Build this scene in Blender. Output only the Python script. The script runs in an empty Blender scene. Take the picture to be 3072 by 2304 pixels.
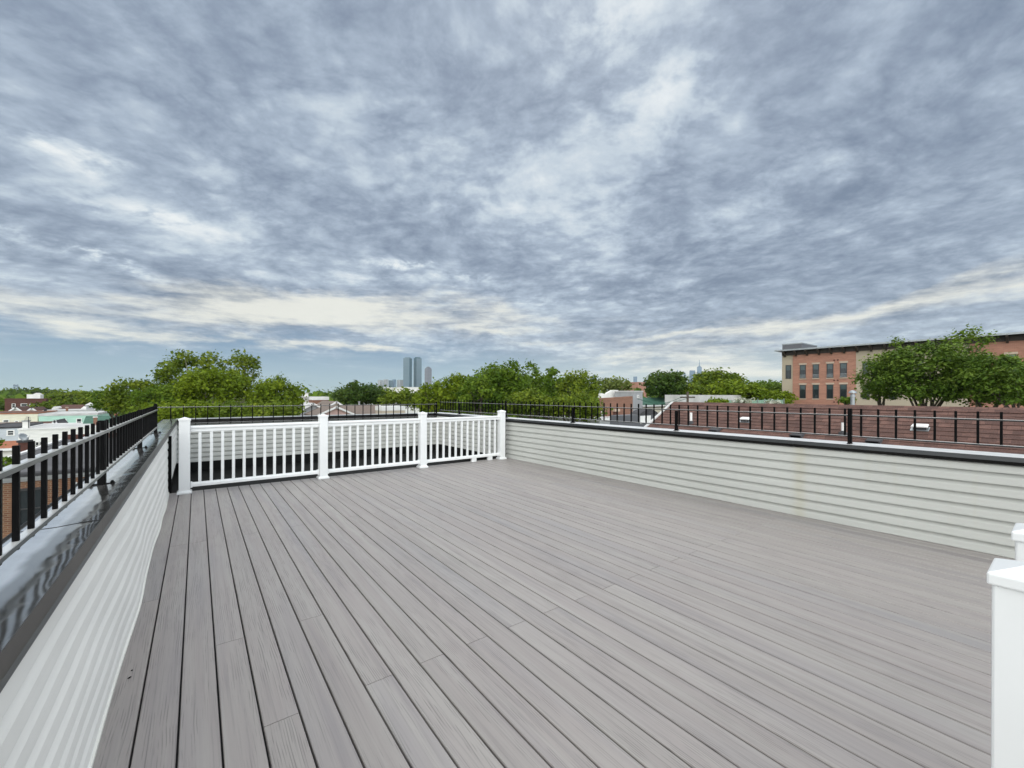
import bpy, bmesh, math, random
import numpy as np
from mathutils import Vector, Matrix

SC = bpy.context.scene
COL = SC.collection
PI = math.pi
rad = math.radians

# ------------------------------------------------------------------ survey of the photograph
# metres; x runs along the white railing, y along the deck boards, z up, deck top = 0, eye at 1.4 m
F_ = 1264.0; CX = 1536.0; CY = 1184.5
YAW = rad(36.8); ROLL = rad(0.2); EYE = Vector((0, 0, 1.4))
RV = Vector((math.cos(YAW), -math.sin(YAW), 0)); FV = Vector((math.sin(YAW), math.cos(YAW), 0))
GROUND = -9.0

def ray(u, v):
    a = (u - CX) / F_; b = -(v - CY) / F_
    c, s = math.cos(ROLL), math.sin(ROLL)
    return RV * (a*c - b*s) + Vector((0, 0, a*s + b*c)) + FV

def hit(u, v, ax, val):
    d = ray(u, v)
    return EYE + d * ((val - EYE[ax]) / d[ax])

def far(u, v, Z):
    return EYE + ray(u, v) * Z

# ------------------------------------------------------------------ object helpers
WM = {}

def tag(o, label=None, cat=None, group=None, kind=None):
    if label: o['label'] = label
    if cat: o['category'] = cat
    if group: o['group'] = group
    if kind: o['kind'] = kind
    return o

def thing(name, label, cat, loc=(0, 0, 0), rotz=0.0, group=None):
    o = bpy.data.objects.new(name, None)
    o.empty_display_size = 0.2
    COL.objects.link(o)
    o.location = loc; o.rotation_euler = (0, 0, rotz)
    WM[o] = Matrix.Translation(Vector(loc)) @ Matrix.Rotation(rotz, 4, 'Z')
    return tag(o, label, cat, group)

def copy_part(o, parent, loc):
    c = o.copy(); COL.objects.link(c); c.parent = parent; c.location = loc
    return c

class MB:
    """collects shapes; build() links them as one mesh object"""
    def __init__(self): self.v = []; self.f = []
    def add(self, vs, fs):
        n = len(self.v)
        self.v += [Vector(p) for p in vs]
        self.f += [tuple(i + n for i in f) for f in fs]
        return self
    def box(self, x0, x1, y0, y1, z0, z1):
        if x0 > x1: x0, x1 = x1, x0
        if y0 > y1: y0, y1 = y1, y0
        return self.add([(x0,y0,z0),(x1,y0,z0),(x1,y1,z0),(x0,y1,z0),(x0,y0,z1),(x1,y0,z1),(x1,y1,z1),(x0,y1,z1)],
                        [(0,3,2,1),(4,5,6,7),(0,1,5,4),(1,2,6,5),(2,3,7,6),(3,0,4,7)])
    def extrude(self, poly, ax, a0, a1):
        """convex polygon in the two other axes, extruded along ax"""
        o = [i for i in range(3) if i != ax]; n = len(poly); vs = []
        for a in (a0, a1):
            for p in poly:
                q = [0, 0, 0]; q[ax] = a; q[o[0]] = p[0]; q[o[1]] = p[1]; vs.append(q)
        fs = [tuple(range(n)), tuple(range(2*n-1, n-1, -1))]
        fs += [(i, i+n, (i+1) % n + n, (i+1) % n) for i in range(n)]
        return self.add(vs, fs)
    def quad(self, a, b, c, d): return self.add([a, b, c, d], [(0, 1, 2, 3)])
    def slab(self, a, b, c, d, t):
        """a quad given a real thickness t below it"""
        a, b, c, d = map(Vector, (a, b, c, d))
        n = (b - a).cross(d - a).normalized()
        if n.z < 0: n = -n
        lo = [p - n*t for p in (a, b, c, d)]
        return self.add([a, b, c, d] + lo, [(0,1,2,3),(7,6,5,4),(0,4,5,1),(1,5,6,2),(2,6,7,3),(3,7,4,0)])
    def tube(self, pts, rs, n=8, caps=True):
        pts = [Vector(p) for p in pts]; base = len(self.v)
        if not hasattr(rs, '__len__'): rs = [rs] * len(pts)
        for i, p in enumerate(pts):
            t = (pts[min(i+1, len(pts)-1)] - pts[max(i-1, 0)]).normalized()
            u = t.cross(Vector((0.13, 0.29, 0.95)) if abs(t.z) < 0.9 else Vector((1, 0, 0))).normalized()
            w = t.cross(u)
            for k in range(n):
                a = 2*PI*k/n
                self.v.append(p + (u*math.cos(a) + w*math.sin(a)) * rs[i])
        for i in range(len(pts)-1):
            for k in range(n):
                a = base + i*n + k; b = base + i*n + (k+1) % n
                self.f.append((a, b, b+n, a+n))
        if caps:
            self.f.append(tuple(base + k for k in range(n-1, -1, -1)))
            self.f.append(tuple(base + (len(pts)-1)*n + k for k in range(n)))
        return self
    def lathe(self, c, prof, n=20):
        c = Vector(c); base = len(self.v)
        for r, z in prof:
            for k in range(n):
                a = 2*PI*k/n
                self.v.append(c + Vector((r*math.cos(a), r*math.sin(a), z)))
        for i in range(len(prof)-1):
            for k in range(n):
                a = base+i*n+k; b = base+i*n+(k+1) % n
                self.f.append((a, b, b+n, a+n))
        self.f.append(tuple(base + k for k in range(n-1, -1, -1)))
        self.f.append(tuple(base + (len(prof)-1)*n + k for k in range(n)))
        return self
    def build(self, name, m, parent=None, local=False, smooth=False, bevel=0.0, attr=None):
        me = bpy.data.meshes.new(name)
        W = WM[parent] if parent else Matrix.Identity(4)
        vs = self.v
        if parent and not local:
            I = W.inverted(); vs = [I @ p for p in vs]
        me.from_pydata([tuple(p) for p in vs], [], self.f)
        me.update()
        bm = bmesh.new(); bm.from_mesh(me); bmesh.ops.recalc_face_normals(bm, faces=bm.faces); bm.to_mesh(me); bm.free()
        if smooth: me.polygons.foreach_set('use_smooth', [True]*len(me.polygons))
        me.materials.append(m)
        if attr is not None:
            a = me.attributes.new('rnd', 'FLOAT', 'FACE'); a.data.foreach_set('value', np.asarray(attr, dtype=np.float32))
        o = bpy.data.objects.new(name, me); COL.objects.link(o)
        if parent: o.parent = parent
        WM[o] = W.copy()
        if bevel:
            b = o.modifiers.new('bevel', 'BEVEL'); b.width = bevel; b.segments = 2; b.limit_method = 'ANGLE'; b.angle_limit = rad(40)
            b.harden_normals = False
        return o

# ------------------------------------------------------------------ materials
def new_mat(name):
    m = bpy.data.materials.new(name); m.use_nodes = True
    nt = m.node_tree; nt.nodes.clear()
    out = nt.nodes.new('ShaderNodeOutputMaterial'); b = nt.nodes.new('ShaderNodeBsdfPrincipled')
    nt.links.new(b.outputs[0], out.inputs[0])
    return m, nt, b

def nd(nt, typ, **kw):
    n = nt.nodes.new(typ)
    for k, v in kw.items():
        if k.startswith('i_'): n.inputs[k[2:].replace('_', ' ')].default_value = v
        else: setattr(n, k, v)
    return n

def c4(c): return (c[0], c[1], c[2], 1.0)

def mixc(nt, fac, a, b, mode='MIX'):
    n = nt.nodes.new('ShaderNodeMix'); n.data_type = 'RGBA'; n.blend_type = mode
    for sock, val in ((n.inputs['Factor'], fac), (n.inputs['A'], a), (n.inputs['B'], b)):
        pass
    def put(s, val):
        if hasattr(val, 'links'): nt.links.new(val, s)
        elif isinstance(val, (int, float)): s.default_value = val
        else: s.default_value = c4(val)
    put(n.inputs[0], fac); put(n.inputs[6], a); put(n.inputs[7], b)
    return n.outputs[2]

def mth(nt, op, a, b=None, c=None, clamp=False):
    n = nt.nodes.new('ShaderNodeMath'); n.operation = op; n.use_clamp = clamp
    for i, val in enumerate((a, b, c)):
        if val is None: continue
        if hasattr(val, 'links'): nt.links.new(val, n.inputs[i])
        else: n.inputs[i].default_value = val
    return n.outputs[0]

def ramp(nt, fac, stops):
    n = nt.nodes.new('ShaderNodeValToRGB'); nt.links.new(fac, n.inputs[0])
    e = n.color_ramp.elements
    while len(e) < len(stops): e.new(0.5)
    for i, (p, c) in enumerate(stops):
        e[i].position = p; e[i].color = c4(c) if hasattr(c, '__len__') else (c, c, c, 1)
    return n.outputs[0]

def smooth(nt, val, lo, hi):
    n = nt.nodes.new('ShaderNodeMapRange'); n.interpolation_type = 'SMOOTHSTEP'
    nt.links.new(val, n.inputs['Value']); n.inputs['From Min'].default_value = lo; n.inputs['From Max'].default_value = hi
    return n.outputs['Result']

def noise(nt, vec, scale, detail=4, rough=0.55, dim='3D'):
    n = nd(nt, 'ShaderNodeTexNoise'); n.noise_dimensions = dim
    n.inputs['Scale'].default_value = scale; n.inputs['Detail'].default_value = detail; n.inputs['Roughness'].default_value = rough
    if vec is not None: nt.links.new(vec, n.inputs['Vector'])
    return n.outputs['Fac']

def objco(nt): return nt.nodes.new('ShaderNodeTexCoord').outputs['Object']

def mapped(nt, vec, scale=(1, 1, 1), loc=(0, 0, 0), rot=(0, 0, 0)):
    m = nt.nodes.new('ShaderNodeMapping'); nt.links.new(vec, m.inputs[0])
    m.inputs['Location'].default_value = loc; m.inputs['Rotation'].default_value = rot; m.inputs['Scale'].default_value = scale
    return m.outputs[0]

def bump(nt, b, h, strength=0.3, dist=0.01):
    n = nt.nodes.new('ShaderNodeBump'); n.inputs['Strength'].default_value = strength; n.inputs['Distance'].default_value = dist
    nt.links.new(h, n.inputs['Height']); nt.links.new(n.outputs[0], b.inputs['Normal'])

def plain(name, col, rough=0.6, var=0.12, scale=3.0, metal=0.0, bmp=0.0, streak=False):
    m, nt, b = new_mat(name)
    co = objco(nt)
    v = mapped(nt, co, (1, 1, 0.25)) if streak else co
    n = noise(nt, v, scale, 5)
    lo = [max(0, c*(1-var)) for c in col]; hi = [min(1, c*(1+var)) for c in col]
    nt.links.new(ramp(nt, n, [(0.3, lo), (0.7, hi)]), b.inputs['Base Color'])
    b.inputs['Roughness'].default_value = rough; b.inputs['Metallic'].default_value = metal
    if bmp: bump(nt, b, noise(nt, co, scale*8, 3), bmp, 0.01)
    return m

def brick(name, c1, c2, mortar, bw=0.22, bh=0.075, ms=0.012, coarse=0.25):
    m, nt, b = new_mat(name)
    co = objco(nt); s = nt.nodes.new('ShaderNodeSeparateXYZ'); nt.links.new(co, s.inputs[0])
    cb = nt.nodes.new('ShaderNodeCombineXYZ')
    nt.links.new(mth(nt, 'ADD', s.outputs[0], s.outputs[1]), cb.inputs[0]); nt.links.new(s.outputs[2], cb.inputs[1])
    t = nd(nt, 'ShaderNodeTexBrick'); nt.links.new(cb.outputs[0], t.inputs['Vector'])
    t.inputs['Color1'].default_value = c4(c1); t.inputs['Color2'].default_value = c4(c2); t.inputs['Mortar'].default_value = c4(mortar)
    t.inputs['Scale'].default_value = 1; t.inputs['Mortar Size'].default_value = ms
    t.inputs['Brick Width'].default_value = bw; t.inputs['Row Height'].default_value = bh
    n = noise(nt, mapped(nt, co, (0.5, 0.5, 3.2)), 1.3, 6, 0.6)
    nt.links.new(mixc(nt, coarse, t.outputs['Color'], ramp(nt, n, [(0.3, [c*0.5 for c in c1]), (0.7, [min(1, c*1.5) for c in c2])])), b.inputs['Base Color'])
    b.inputs['Roughness'].default_value = 0.9
    bump(nt, b, mth(nt, 'SUBTRACT', 1.0, t.outputs['Fac']), 0.4, 0.01)
    return m

def clapboard(name, col, pitch=0.12, rough=0.6):
    m, nt, b = new_mat(name)
    co = objco(nt); s = nt.nodes.new('ShaderNodeSeparateXYZ'); nt.links.new(co, s.inputs[0])
    saw = mth(nt, 'SUBTRACT', 1.0, mth(nt, 'FRACT', mth(nt, 'MULTIPLY', s.outputs[2], 1/pitch)))
    n = noise(nt, mapped(nt, co, (0.4, 0.4, 2)), 2.0, 4)
    nt.links.new(ramp(nt, n, [(0.25, [c*0.85 for c in col]), (0.75, [min(1, c*1.08) for c in col])]), b.inputs['Base Color'])
    b.inputs['Roughness'].default_value = rough
    bump(nt, b, saw, 0.5, 0.015)
    return m

def shingle(name, c1, c2, c3, ev=(0, 1, 0), slope=2.2, tabw=0.3, row=0.14):
    """asphalt shingles: courses follow height, tabs follow the eave"""
    m, nt, b = new_mat(name)
    co = objco(nt)
    d = nt.nodes.new('ShaderNodeVectorMath'); d.operation = 'DOT_PRODUCT'; nt.links.new(co, d.inputs[0]); d.inputs[1].default_value = ev
    s = nt.nodes.new('ShaderNodeSeparateXYZ'); nt.links.new(co, s.inputs[0])
    cb = nt.nodes.new('ShaderNodeCombineXYZ')
    nt.links.new(d.outputs['Value'], cb.inputs[0]); nt.links.new(mth(nt, 'MULTIPLY', s.outputs[2], slope), cb.inputs[1])
    t = nd(nt, 'ShaderNodeTexBrick'); nt.links.new(cb.outputs[0], t.inputs['Vector'])
    t.inputs['Color1'].default_value = c4(c1); t.inputs['Color2'].default_value = c4(c2); t.inputs['Mortar'].default_value = c4([x*0.8 for x in c1])
    t.inputs['Scale'].default_value = 1; t.inputs['Mortar Size'].default_value = 0.007; t.inputs['Mortar Smooth'].default_value = 0.8
    t.inputs['Brick Width'].default_value = tabw; t.inputs['Row Height'].default_value = row
    n2 = noise(nt, mapped(nt, cb.outputs[0], (1.5, 5, 1)), 2.2, 6, 0.7)
    n3 = noise(nt, co, 60, 2)
    c = mixc(nt, mth(nt, 'MULTIPLY', smooth(nt, n2, 0.42, 0.62), 0.85), t.outputs['Color'], c3)
    c = mixc(nt, 0.25, c, ramp(nt, n3, [(0.3, [x*0.5 for x in c1]), (0.7, [x*1.7 for x in c2])]))
    nt.links.new(c, b.inputs['Base Color']); b.inputs['Roughness'].default_value = 0.95
    bump(nt, b, n3, 0.4, 0.006)
    return m

def leafmat(name, dark, mid, light, transl=0.35):
    m, nt, b = new_mat(name)
    a = nt.nodes.new('ShaderNodeAttribute'); a.attribute_name = 'rnd'
    col = ramp(nt, a.outputs['Fac'], [(0.0, dark), (0.5, mid), (1.0, light)])
    nt.links.new(col, b.inputs['Base Color']); b.inputs['Roughness'].default_value = 0.55
    b.inputs['Specular IOR Level'].default_value = 0.12
    t = nt.nodes.new('ShaderNodeBsdfTranslucent'); nt.links.new(mixc(nt, 0.35, col, (0.16, 0.2, 0.02)), t.inputs[0])
    mx = nt.nodes.new('ShaderNodeMixShader'); mx.inputs[0].default_value = transl
    nt.links.new(b.outputs[0], mx.inputs[1]); nt.links.new(t.outputs[0], mx.inputs[2])
    out = [n for n in nt.nodes if n.type == 'OUTPUT_MATERIAL'][0]; nt.links.new(mx.outputs[0], out.inputs[0])
    return m

def deck_mat():
    m, nt, b = new_mat('composite_deck_board')
    co = objco(nt)
    a = nt.nodes.new('ShaderNodeAttribute'); a.attribute_name = 'rnd'
    off = nt.nodes.new('ShaderNodeCombineXYZ'); nt.links.new(mth(nt, 'MULTIPLY', a.outputs['Fac'], 37.0), off.inputs[1])
    nt.links.new(mth(nt, 'MULTIPLY', a.outputs['Fac'], 11.0), off.inputs[2])
    ad = nt.nodes.new('ShaderNodeVectorMath'); nt.links.new(co, ad.inputs[0]); nt.links.new(off.outputs[0], ad.inputs[1]); co2 = ad.outputs[0]
    s1 = noise(nt, mapped(nt, co2, (16, 0.55, 1)), 1.0, 5, 0.6)        # broad colour streaks along the board
    s2 = noise(nt, mapped(nt, co2, (95, 1.6, 1)), 1.0, 4, 0.6)         # fine streaks
    s3 = noise(nt, mapped(nt, co2, (3.0, 0.35, 1)), 1.0, 2)            # hue drift
    # embossed cathedral grain: warped lines along the board
    wv = noise(nt, mapped(nt, co2, (5, 1.1, 1)), 1.0, 2)
    sx = nt.nodes.new('ShaderNodeSeparateXYZ'); nt.links.new(co2, sx.inputs[0])
    ph = mth(nt, 'ADD', mth(nt, 'MULTIPLY', sx.outputs[0], 620.0), mth(nt, 'MULTIPLY', wv, 34.0))
    ln = mth(nt, 'POWER', mth(nt, 'MULTIPLY_ADD', mth(nt, 'SINE', ph), 0.5, 0.5), 5.0)
    brk = smooth(nt, noise(nt, mapped(nt, co2, (40, 5, 1)), 1.0, 2), 0.45, 0.6)
    patch = smooth(nt, noise(nt, mapped(nt, co2, (7, 0.9, 1)), 1.0, 2), 0.36, 0.58)
    ln = mth(nt, 'MULTIPLY', mth(nt, 'MULTIPLY', ln, brk), patch)
    base = ramp(nt, s3, [(0.3, (0.375, 0.36, 0.345)), (0.5, (0.38, 0.355, 0.345)), (0.72, (0.345, 0.338, 0.345))])
    c = mixc(nt, mth(nt, 'MULTIPLY', smooth(nt, s1, 0.40, 0.70), 0.75), base, (0.435, 0.425, 0.405))
    c = mixc(nt, mth(nt, 'MULTIPLY', smooth(nt, s1, 0.46, 0.26), 0.45), c, (0.255, 0.245, 0.26))
    c = mixc(nt, mth(nt, 'MULTIPLY', smooth(nt, s2, 0.48, 0.72), 0.42), c, (0.22, 0.205, 0.21))
    c = mixc(nt, mth(nt, 'MULTIPLY', ln, 0.5), c, (0.10, 0.095, 0.098))
    tone = mth(nt, 'MULTIPLY_ADD', a.outputs['Fac'], 0.06, 0.715)
    hv = nt.nodes.new('ShaderNodeHueSaturation'); nt.links.new(tone, hv.inputs['Value']); nt.links.new(c, hv.inputs['Color']); c = hv.outputs[0]
    # scuffs and dried rain marks
    st = noise(nt, mapped(nt, co, (1, 0.6, 1)), 0.8, 6, 0.65)
    c = mixc(nt, mth(nt, 'MULTIPLY', smooth(nt, st, 0.52, 0.75), 0.22), c, (0.27, 0.25, 0.245))
    c = mixc(nt, 1.0, c, (1.0, 0.966, 0.948), 'MULTIPLY')
    nt.links.new(c, b.inputs['Base Color'])
    nt.links.new(mth(nt, 'MULTIPLY_ADD', st, 0.30, 0.33), b.inputs['Roughness'])
    h = mth(nt, 'ADD', mth(nt, 'MULTIPLY', ln, -1.0), mth(nt, 'MULTIPLY', s2, 0.5))
    bump(nt, b, h, 0.35, 0.002)
    return m

def siding_mat(name, col, dirt=True):
    m, nt, b = new_mat(name)
    co = objco(nt)
    g = noise(nt, mapped(nt, co, (1, 2.2, 60)), 1.0, 5, 0.6)      # embossed wood grain running along the course
    n = noise(nt, mapped(nt, co, (1, 0.8, 2)), 0.9, 4)
    c = ramp(nt, n, [(0.3, [x*0.95 for x in col]), (0.7, [min(1, x*1.04) for x in col])])
    c = mixc(nt, mth(nt, 'MULTIPLY', smooth(nt, g, 0.5, 0.75), 0.10), c, [x*0.7 for x in col])
    if dirt:
        sx = nt.nodes.new('ShaderNodeSeparateXYZ'); nt.links.new(co, sx.inputs[0])
        wob = mth(nt, 'ADD', sx.outputs[1], mth(nt, 'MULTIPLY', mth(nt, 'SUBTRACT', noise(nt, mapped(nt, co, (1, 1, 5)), 1.5, 4), 0.5), 0.10))
        drip = mth(nt, 'EXPONENT', mth(nt, 'MULTIPLY', mth(nt, 'POWER', mth(nt, 'MULTIPLY', mth(nt, 'SUBTRACT', wob, 1.92), 16.0), 2.0), -1.0))
        c = mixc(nt, mth(nt, 'MULTIPLY', drip, 0.3), c, (0.40, 0.36, 0.22))
        d1 = noise(nt, mapped(nt, co, (1, 9, 0.7)), 1.0, 4)
        c = mixc(nt, mth(nt, 'MULTIPLY', smooth(nt, d1, 0.56, 0.8), 0.18), c, (0.42, 0.40, 0.30))
    nt.links.new(c, b.inputs['Base Color']); b.inputs['Roughness'].default_value = 0.5
    bump(nt, b, g, 0.15, 0.002)
    return m

def coping_mat(name, x_in, x_out):
    """sheet metal coping: smooth painted sheet, rippled (oil canned) towards its inner hem"""
    m, nt, b = new_mat(name)
    co = objco(nt)
    s = nt.nodes.new('ShaderNodeSeparateXYZ'); nt.links.new(co, s.inputs[0])
    w = noise(nt, mapped(nt, co, (3.5, 6.5, 1)), 1.0, 2, 0.5)
    w2 = noise(nt, mapped(nt, co, (1, 2.2, 1)), 1.0, 1, 0.5)
    dirt = noise(nt, co, 7, 6, 0.65)
    dark_reflection = smooth(nt, mth(nt, 'ADD', s.outputs[0], mth(nt, 'MULTIPLY', mth(nt, 'SUBTRACT', noise(nt, mapped(nt, co, (6, 5, 1)), 1.0, 4), 0.5), 0.05)), -0.105, -0.07)  # dark fence reflection along the inner hem, put into the base colour
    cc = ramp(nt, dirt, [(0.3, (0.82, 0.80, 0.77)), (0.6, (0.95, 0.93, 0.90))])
    nt.links.new(mixc(nt, mth(nt, 'MULTIPLY', dark_reflection, 0.72), cc, (0.16, 0.16, 0.145)), b.inputs['Base Color'])
    b.inputs['Metallic'].default_value = 0.92
    nt.links.new(mth(nt, 'MULTIPLY_ADD', dirt, 0.08, 0.09), b.inputs['Roughness'])
    inner = smooth(nt, s.outputs[0], x_out, x_in)
    h = mth(nt, 'ADD', mth(nt, 'MULTIPLY', mth(nt, 'MULTIPLY', w, inner), 1.0), mth(nt, 'MULTIPLY', w2, 0.02))
    bump(nt, b, h, 1.0, 0.020 if x_out > 0 else 0.004)
    return m

M = {}
M['deck'] = deck_mat()
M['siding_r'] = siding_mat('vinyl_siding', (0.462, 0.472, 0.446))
M['siding_l'] = siding_mat('vinyl_siding_brightened', (0.85, 0.85, 0.81), False)  # same vinyl as the right wall, colour lightened in place of light
M['trim'] = plain('vinyl_trim', (0.72, 0.72, 0.67), 0.45, 0.06)
M['vinyl'] = plain('white_vinyl', (0.77, 0.785, 0.785), 0.32, 0.04, 1.5)
M['coping'] = plain('white_painted_coping', (0.80, 0.80, 0.79), 0.3, 0.06, 2.0, metal=0.15)
M['fascia_slate'] = plain('slate_fascia_metal', (0.018, 0.021, 0.023), 0.28, 0.2, 2.0)
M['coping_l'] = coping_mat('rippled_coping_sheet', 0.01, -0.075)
M['bronze'] = plain('dark_bronze_metal', (0.007, 0.007, 0.0068), 0.4, 0.25, 2.0)
M['bronze'].node_tree.nodes['Principled BSDF'].inputs['Specular IOR Level'].default_value = 0.15
M['strip'] = plain('rail_sky_glint', (0.80, 0.80, 0.79), 0.3, 0.05, 5.0, metal=0.5)  # light colour standing in for sky reflected on rail tops
M['rail_dark'] = plain('black_rail_steel', (0.010, 0.010, 0.011), 0.16, 0.2, 5.0)
M['rail_dark'].node_tree.nodes['Principled BSDF'].inputs['Specular IOR Level'].default_value = 0.9
M['black'] = plain('black_steel', (0.003, 0.003, 0.0034), 0.5, 0.3, 6.0)
M['black'].node_tree.nodes['Principled BSDF'].inputs['Specular IOR Level'].default_value = 0.07
M['rail'] = plain('satin_rail_steel', (0.12, 0.125, 0.12), 0.28, 0.15, 5.0, metal=0.95)
M['membrane'] = plain('black_roof_membrane', (0.0065, 0.007, 0.007), 0.7, 0.45, 1.2, bmp=0.1)
M['membrane'].node_tree.nodes['Principled BSDF'].inputs['Specular IOR Level'].default_value = 0.12
M['under'] = plain('deck_underlay', (0.008, 0.008, 0.009), 0.8, 0.3)
M['stucco'] = plain('grey_stucco', (0.34, 0.33, 0.31), 0.9, 0.12, 2.0, bmp=0.15)

# ------------------------------------------------------------------ camera, sky, sun
cam = bpy.data.cameras.new('camera'); co_ = bpy.data.objects.new('camera', cam); COL.objects.link(co_)
cam.sensor_width = 36.0; cam.lens = F_ / 3072 * 36.0
cam.shift_y = (CY - 1152.0) / 3072
co_.matrix_world = Matrix.Translation(EYE) @ Matrix(((RV.x, 0, -FV.x), (RV.y, 0, -FV.y), (0, 1, 0))).to_4x4() @ Matrix.Rotation(ROLL, 4, 'Z')
cam.clip_start = 0.05; cam.clip_end = 30000
SC.camera = co_
SC.view_settings.view_transform = 'Standard'; SC.view_settings.look = 'None'
SC.view_settings.exposure = 0.0; SC.view_settings.gamma = 1.0
SC.cycles.use_adaptive_sampling = True; SC.cycles.adaptive_threshold = 0.015
SC.cycles.max_bounces = 8; SC.cycles.transparent_max_bounces = 16
SC.cycles.volume_bounces = 1
SC.cycles.use_denoising = True

SUN_EL, SUN_AZ = rad(52), YAW + rad(14)        # compass direction of the bright patch of cloud

def build_sky():
    w = bpy.data.worlds.new('World'); SC.world = w; w.use_nodes = True
    nt = w.node_tree; nt.nodes.clear()
    out = nt.nodes.new('ShaderNodeOutputWorld'); bg = nt.nodes.new('ShaderNodeBackground')
    nt.links.new(bg.outputs[0], out.inputs[0])
    sky = nt.nodes.new('ShaderNodeTexSky'); sky.sky_type = 'NISHITA'; sky.sun_disc = False
    sky.sun_elevation = SUN_EL; sky.sun_rotation = SUN_AZ
    d = nt.nodes.new('ShaderNodeTexCoord').outputs['Generated']
    def dot(v):
        n = nt.nodes.new('ShaderNodeVectorMath'); n.operation = 'DOT_PRODUCT'; nt.links.new(d, n.inputs[0]); n.inputs[1].default_value = v
        return n.outputs['Value']
    r = dot(RV); f = dot(FV); z = dot((0, 0, 1))
    az = mth(nt, 'ARCTAN2', r, f); el = mth(nt, 'ARCSINE', z)
    zz = mth(nt, 'ADD', mth(nt, 'MAXIMUM', z, 0.0), 0.20)
    def comb(x, y, zc=None):
        c = nt.nodes.new('ShaderNodeCombineXYZ'); nt.links.new(x, c.inputs[0]); nt.links.new(y, c.inputs[1])
        if zc is not None: nt.links.new(zc, c.inputs[2])
        return c.outputs[0]
    pl = comb(mth(nt, 'DIVIDE', r, zz), mth(nt, 'DIVIDE', f, zz))       # cloud deck seen from below
    warpn = nd(nt, 'ShaderNodeTexNoise'); warpn.inputs['Scale'].default_value = 1.1; warpn.inputs['Detail'].default_value = 3
    nt.links.new(pl, warpn.inputs['Vector'])
    sub = nt.nodes.new('ShaderNodeVectorMath'); sub.operation = 'SUBTRACT'; nt.links.new(warpn.outputs['Color'], sub.inputs[0]); sub.inputs[1].default_value = (0.5, 0.5, 0.5)
    wp = nt.nodes.new('ShaderNodeVectorMath'); wp.operation = 'MULTIPLY_ADD'; nt.links.new(sub.outputs[0], wp.inputs[0]); wp.inputs[1].default_value = (0.30, 0.26, 0.3); nt.links.new(pl, wp.inputs[2])
    pw = wp.outputs[0]
    big = noise(nt, mapped(nt, pw, (1.5, 0.95, 1), (3.1, 1.7, 0.4)), 1.0, 3, 0.5)
    med = noise(nt, mapped(nt, pw, (3.3, 3.4, 1), (0.3, 4.2, 1.4)), 1.0, 8, 0.6)
    fine = noise(nt, mapped(nt, pw, (11.0, 12.0, 1), (5.3, 0.2, 2.0)), 1.0, 7, 0.62)
    lay = noise(nt, mapped(nt, comb(az, el), (5.5, 36, 1), (2.3, 0.7, 0)), 1.0, 7, 0.62)
    lowness = smooth(nt, el, rad(27), rad(6))
    # bands of thin and thick cloud at their bearings: (azimuth, elevation, half widths, amount), degrees from the deck's view
    def at(px, py):
        v = ray(px*1.3888, py*1.3888).normalized()
        return math.degrees(math.atan2(v.dot(RV), v.dot(FV))), math.degrees(math.asin(v.z))
    warp2 = noise(nt, mapped(nt, pw, (1.8, 1.1, 1), (8, 2, 5)), 1.0, 5, 0.6)
    warp3 = noise(nt, mapped(nt, pw, (2.1, 1.3, 1), (1, 9, 3)), 1.0, 5, 0.6)
    azw = mth(nt, 'ADD', az, mth(nt, 'MULTIPLY', mth(nt, 'SUBTRACT', warp2, 0.5), 0.30))
    elw = mth(nt, 'ADD', el, mth(nt, 'MULTIPLY', mth(nt, 'SUBTRACT', warp3, 0.5), mth(nt, 'MULTIPLY_ADD', el, 0.30, 0.035)))
    ae = comb(azw, elw)
    def blob(px, py, sx, sy, amp, rot=0.0):
        a, e = at(px, py)
        mp = nt.nodes.new('ShaderNodeMapping'); mp.vector_type = 'TEXTURE'; nt.links.new(ae, mp.inputs[0])
        mp.inputs['Location'].default_value = (rad(a), rad(e), 0); mp.inputs['Rotation'].default_value = (0, 0, rad(rot))
        mp.inputs['Scale'].default_value = (sx/910.0, sy/910.0, 1)
        dt = nt.nodes.new('ShaderNodeVectorMath'); dt.operation = 'DOT_PRODUCT'; nt.links.new(mp.outputs[0], dt.inputs[0]); nt.links.new(mp.outputs[0], dt.inputs[1])
        ex = mth(nt, 'EXPONENT', mth(nt, 'MULTIPLY', dt.outputs['Value'], -0.7))
        return mth(nt, 'MULTIPLY', ex, amp)
    def total(lst):
        t = None
        for b_ in lst:
            v = blob(*b_); t = v if t is None else mth(nt, 'ADD', t, v)
        return t
    bright = total([(1300, 8, 110, 34, 0.18), (1495, 145, 70, 34, 0.14, 30), (1420, 235, 100, 50, 0.08), (1350, 120, 220, 130, 0.07), (1250, 400, 240, 120, 0.06),
                    (30, 285, 60, 18, 0.24, -20), (90, 315, 40, 10, 0.20, -15), (215, 352, 60, 11, 0.22, -10), (335, 480, 75, 12, 0.30, -8), (440, 495, 60, 9, 0.25, -6), (620, 480, 30, 11, 0.22),
                    (870, 571, 45, 8, 0.55), (800, 600, 80, 9, 0.2), (1350, 500, 190, 60, 0.06), (120, 522, 90, 8, 0.34, -12), (230, 545, 60, 6, 0.2, -8), (250, 578, 120, 7, 0.22, -6), (60, 500, 70, 8, 0.2, -12),
                    (850, 250, 260, 90, 0.06, -35), (1900, 330, 250, 50, 0.06, 25), (300, 60, 200, 60, 0.05, -30), (1650, 420, 160, 40, 0.05, 25), (990, 610, 70, 8, 0.25), (1250, 640, 200, 14, 0.15)])
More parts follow.
